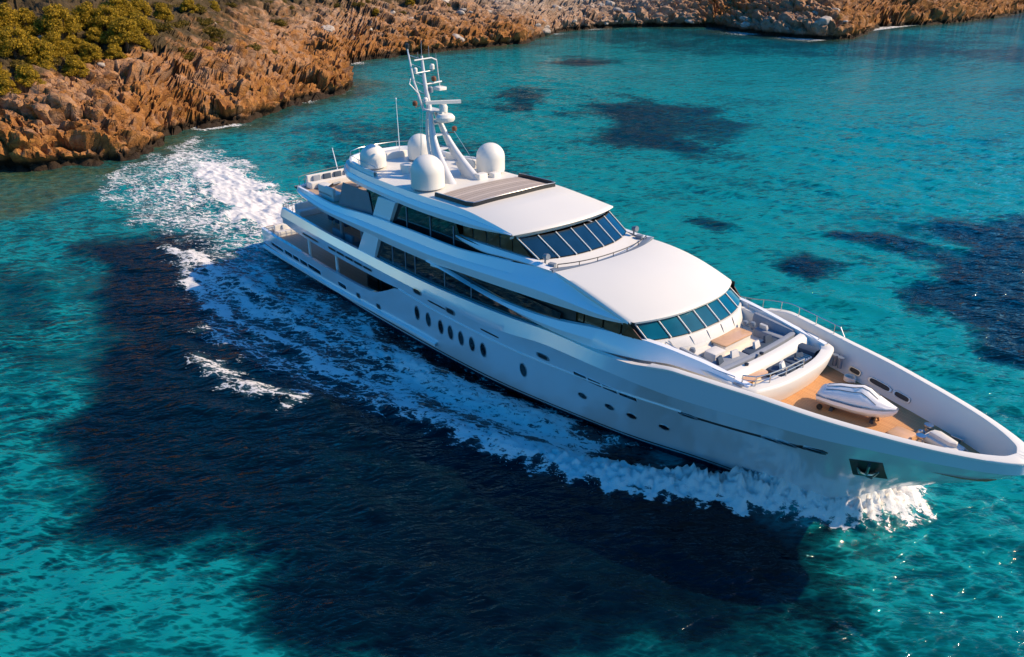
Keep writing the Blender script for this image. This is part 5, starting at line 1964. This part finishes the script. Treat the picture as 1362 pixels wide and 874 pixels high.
def leaf_cloud(name, blobs, n_leaf, size, mat, parent, seed, flat=.45):
    """small leaf tufts spread through the volume of several uneven lobes"""
    r = np.random.default_rng(seed)
    wts = np.array([b_[3] ** 2 for b_ in blobs])
    wts = wts / wts.sum()
    k = r.choice(len(blobs), n_leaf, p=wts)
    B_ = np.array(blobs)[k]
    d = r.normal(size=(n_leaf, 3))
    d /= np.linalg.norm(d, axis=1)[:, None]
    rad_ = B_[:, 3] * (.35 + .85 * r.random(n_leaf) ** .8)
    p = B_[:, :3] + d * rad_[:, None] * np.array([1, 1, .62])
    p += .22 * B_[:, 3:4] * np.stack([perlin(p[:, 0] * 1.3, p[:, 1] * 1.3 + p[:, 2], seed + q_) for q_ in range(3)], -1)
    nrm = d * .8 + r.normal(size=(n_leaf, 3)) * .5 + np.array([0, 0, .35])
    nrm /= np.linalg.norm(nrm, axis=1)[:, None]
    t = np.cross(nrm, r.normal(size=(n_leaf, 3)))
    t /= np.linalg.norm(t, axis=1)[:, None]
    bt = np.cross(nrm, t)
    s_ = size * (.5 + r.random(n_leaf))[:, None]
    bend = nrm * s_ * .25
    vs_ = np.stack([p - t * s_, p + bt * s_ * flat + bend * .5, p + t * s_, p - bt * s_ * flat + bend * .5], 1).reshape(-1, 3)
    o = np_mesh(name, vs_, np.arange(n_leaf * 4).reshape(-1, 4), mat, smooth=False)
    o.parent = parent
    return o


def make_pine(seed, h, w_, label, group):
    r = np.random.default_rng(seed)
    t = thing('pine_tree', label, 'tree', (0, 0, 0), group)
    bb = MB()
    top_ = (r.uniform(-.5, .5), r.uniform(-.5, .5), h * .75)
    pts = [(0, 0, -.6), (.1, .05, h * .25), (top_[0] * .6, top_[1] * .6, h * .5), top_]
    bb.tube(pts, [.26, .2, .14, .06], 8)
    blobs = []
    for k in range(24):
        a = k * 2.4 + r.uniform(-.4, .4)
        q_ = math.sqrt((k + .5) / 24)
        x, y = math.cos(a) * q_ * w_ * .62, math.sin(a) * q_ * w_ * .62
        z = h * (.74 - .52 * q_ ** 1.6) + r.uniform(-.35, .35)
        blobs.append((x, y, z, w_ * r.uniform(.17, .34)))
        bb.tube([(top_[0] * .5, top_[1] * .5, h * .4), (x * .6, y * .6, z * .75), (x, y, z)], [.10, .06, .025], 6)
    bb.build('trunk', MAT['bark'], t)
    leaf_cloud('crown', blobs, 9500, .115, MAT['pine'], t, seed)
    return t


def make_shrub(seed, w_, mat, label, group, n_leaf=1300):
    r = np.random.default_rng(seed)
    t = thing('shrub', label, 'shrub', (0, 0, 0), group)
    blobs = [(r.uniform(-.5, .5) * w_, r.uniform(-.5, .5) * w_, w_ * r.uniform(.2, .45), w_ * r.uniform(.28, .45)) for k in range(6)]
    leaf_cloud('foliage', blobs, n_leaf, .12, mat, t, seed)
    bb = MB()
    for b_ in blobs[:4]:
        bb.tube([(0, 0, -.3), (b_[0] * .5, b_[1] * .5, b_[2] * .5), b_[:3]], [.06, .04, .015], 6)
    bb.build('stem', MAT['bark'], t)
    return t


def dup(root, loc, rz, sc_, label=None):
    r_ = root.copy()
    C.objects.link(r_)
    r_.location = loc
    r_.rotation_euler = (0, 0, rz)
    r_.scale = (sc_,) * 3
    if label:
        r_['label'] = label
    for ch in root.children:
        c = ch.copy()
        C.objects.link(c)
        c.parent = r_
    return r_


def ground(x, y):
    return float(terrain(np.array([x], float), np.array([y], float))[0][0])


GP = 'pines on the hillside'
pines = [make_pine(s_, h, w_, 'bushy yellow-green pine among other pines on the upper left hillside', GP) for s_, h, w_ in ((3, 5.2, 2.9), (5, 4.4, 2.5), (9, 3.6, 2.2))]
PINE_AT = [(-60.1, -6.5, 0, 1.0), (-62.5, -9.5, 1, 1.1), (-55.5, -12.5, 0, .8), (-57.5, -1.0, 2, .9), (-71.5, 9.5, 0, 1.0), (-73.5, 13.0, 1, .9), (-61.5, 2.2, 1, .8), (-66.5, -8.5, 0, 1.0), (-63.0, -1.5, 0, .9), (-56.1, -10.5, 1, 1), (-52.5, -7.4, 2, 0.9), (-52.0, -10.0, 2, 0.8), (-66.9, 0.5, 0, 1.1), (-70.0, 4.7, 1, 1), (-64.4, 1.1, 2, 0.8), (-68.3, 6.9, 0, 1), (-64.2, 7.6, 0, 1.05), (-66.9, 10.7, 1, 1.0), (-62.0, 5.2, 2, 0.8), (-59.8, -3.9, 1, 1), (-75.5, 17.0, 2, 0.9), (-69.2, -2.9, 0, 1), (-79.3, 22.4, 2, 0.8), (-64.5, 9.9, 2, 0.6), (-56.9, -4.3, 2, 0.6), (-69.7, -5.2, 1, 1.1), (-66.0, 4.4, 2, 0.8), (-97.4, 34.0, 2, 0.55), (-112.2, 86.2, 2, 0.7), (-106.5, 73.3, 2, 0.5)]
used = set()
for i, (x, y, k, s_) in enumerate(PINE_AT):
    z = ground(x, y) - .25
    rz = rng.uniform(0, 6.28)
    if k not in used:
        used.add(k)
        pines[k].location, pines[k].rotation_euler, pines[k].scale = (x, y, z), (0, 0, rz), (s_,) * 3
    else:
        dup(pines[k], (x, y, z), rz, s_, {(-97.4, 34.0): 'small yellow-green pine at the right end of the hillside pines', (-112.2, 86.2): 'small lone pine high on the rocks at the top edge behind the mast', (-106.5, 73.3): 'tiny lone pine on the rocks just left of the mast top'}.get((x, y)))
GS = 'scrub bushes on the hillside'
shrubs = [make_shrub(21, 1.5, MAT['scrub'], 'dark olive scrub bush growing between rocks on the slope', GS),
          make_shrub(22, 1.1, MAT['scrub'], 'dark olive scrub bush growing between rocks on the slope', GS),
          make_shrub(23, 1.3, MAT['pine'], 'dark olive scrub bush growing between rocks on the slope', GS)]
shrubs[2]['label'] = 'bright yellow-green bush growing between rocks on the slope'
shrubs[2]['group'] = 'yellow bushes on the hillside'
used = set()
n_s = 0
cand = 0
while n_s < 240 and cand < 9000:
    cand += 1
    y = rng.uniform(-40, 165)
    x = rng.uniform(-150, -45)
    d = float(shore_sd(np.array([x]), np.array([y]))[0])
    lim = np.interp(y, [-40, 20, 45, 90, 165], [9.0, 10.5, 12, 13, 13])
    if not (lim < d < lim + 26):
        continue
    dens = float(perlin(np.array([x * .12]), np.array([y * .12]), 61)[0]) + np.interp(y, [-40, 20, 60, 165], [.6, .35, .0, -.1]) + .02 * (d - lim)
    if dens < rng.uniform(-.2, .6):
        continue
    k = rng.choice(3, p=[.42, .40, .18])
    s_ = rng.uniform(.7, 1.5)
    z = ground(x, y) - .1
    if k not in used:
        used.add(k)
        shrubs[k].location, shrubs[k].scale = (x, y, z), (s_,) * 3
    else:
        dup(shrubs[k], (x, y, z), rng.uniform(0, 6.28), s_)
    n_s += 1


def make_boulder(seed, label, group):
    bm = bmesh.new()
    bmesh.ops.create_icosphere(bm, subdivisions=4, radius=1)
    P_ = np.array([v_.co for v_ in bm.verts])
    r = np.random.default_rng(seed)
    q_ = P_.copy()
    for k in range(9):                          # a few broken faces
        n_ = r.normal(size=3)
        n_ /= np.linalg.norm(n_)
        h = r.uniform(.55, .85)
        dd = np.maximum(0, q_ @ n_ - h)
        q_ = q_ - dd[:, None] * n_ * .9
    q_ *= np.array([1.25, .95, .62]) * r.uniform(.85, 1.15, 3)
    q_ *= (1 + .06 * perlin(q_[:, 0] * 2.2 + seed, q_[:, 1] * 2.2 + q_[:, 2], seed) + .03 * perlin(q_[:, 0] * 6, q_[:, 1] * 6 + q_[:, 2] * 5, seed + 1))[:, None]
    for v_, c in zip(bm.verts, q_):
        v_.co = c
    me = bpy.data.meshes.new('boulder')
    bm.to_mesh(me)
    bm.free()
    me.polygons.foreach_set('use_smooth', [True] * len(me.polygons))
    me.set_sharp_from_angle(angle=rad(32))
    me.materials.append(MAT['boulder_pale'])
    o = bpy.data.objects.new('boulder', me)
    C.objects.link(o)
    return tag(o, label, 'boulder', group)


n = N('pale_limestone')
v = n.coord()
f = n.noise(v, 2.0, 6, .65)
n.set(Base_Color=n.ramp(f, (.3, (.16, .13, .11)), (.5, (.36, .31, .26)), (.75, (.52, .47, .41))), Roughness=.85)
n.set(Normal=n.bump(f, .6, .12))
MAT['boulder_pale'] = n.mat
GB = 'loose boulders on the far shore'
bs = [make_boulder(s_, 'grey weathered boulder lying loose among others on the rocky shore', GB) for s_ in (1, 2, 3, 4)]
used = set()
n_b = cand = 0
while n_b < 150 and cand < 20000:
    cand += 1
    y = rng.uniform(-20, 175)
    x = rng.uniform(-130, -42)
    d = float(shore_sd(np.array([x]), np.array([y]))[0])
    if not (.6 < d < 22):
        continue
    want = np.interp(y, [-20, 40, 90, 110, 165, 175], [.05, .10, .45, 1.0, 1.0, .1]) * (1 if d > 5 or y > 100 else .25)
    if rng.random() > want:
        continue
    k = int(rng.integers(0, 4))
    s_ = float(rng.choice([.45, .6, .8, 1.1, 1.6], p=[.3, .3, .2, .15, .05])) * (1.25 if y > 105 else 1)
    loc = (x, y, ground(x, y) + .12 * s_)
    rot = (rng.uniform(-.3, .3), rng.uniform(-.3, .3), rng.uniform(0, 6.28))
    if k not in used:
        used.add(k)
        o = bs[k]
    else:
        o = bs[k].copy()
        C.objects.link(o)
    o.location, o.rotation_euler, o.scale = loc, rot, (s_,) * 3
    n_b += 1
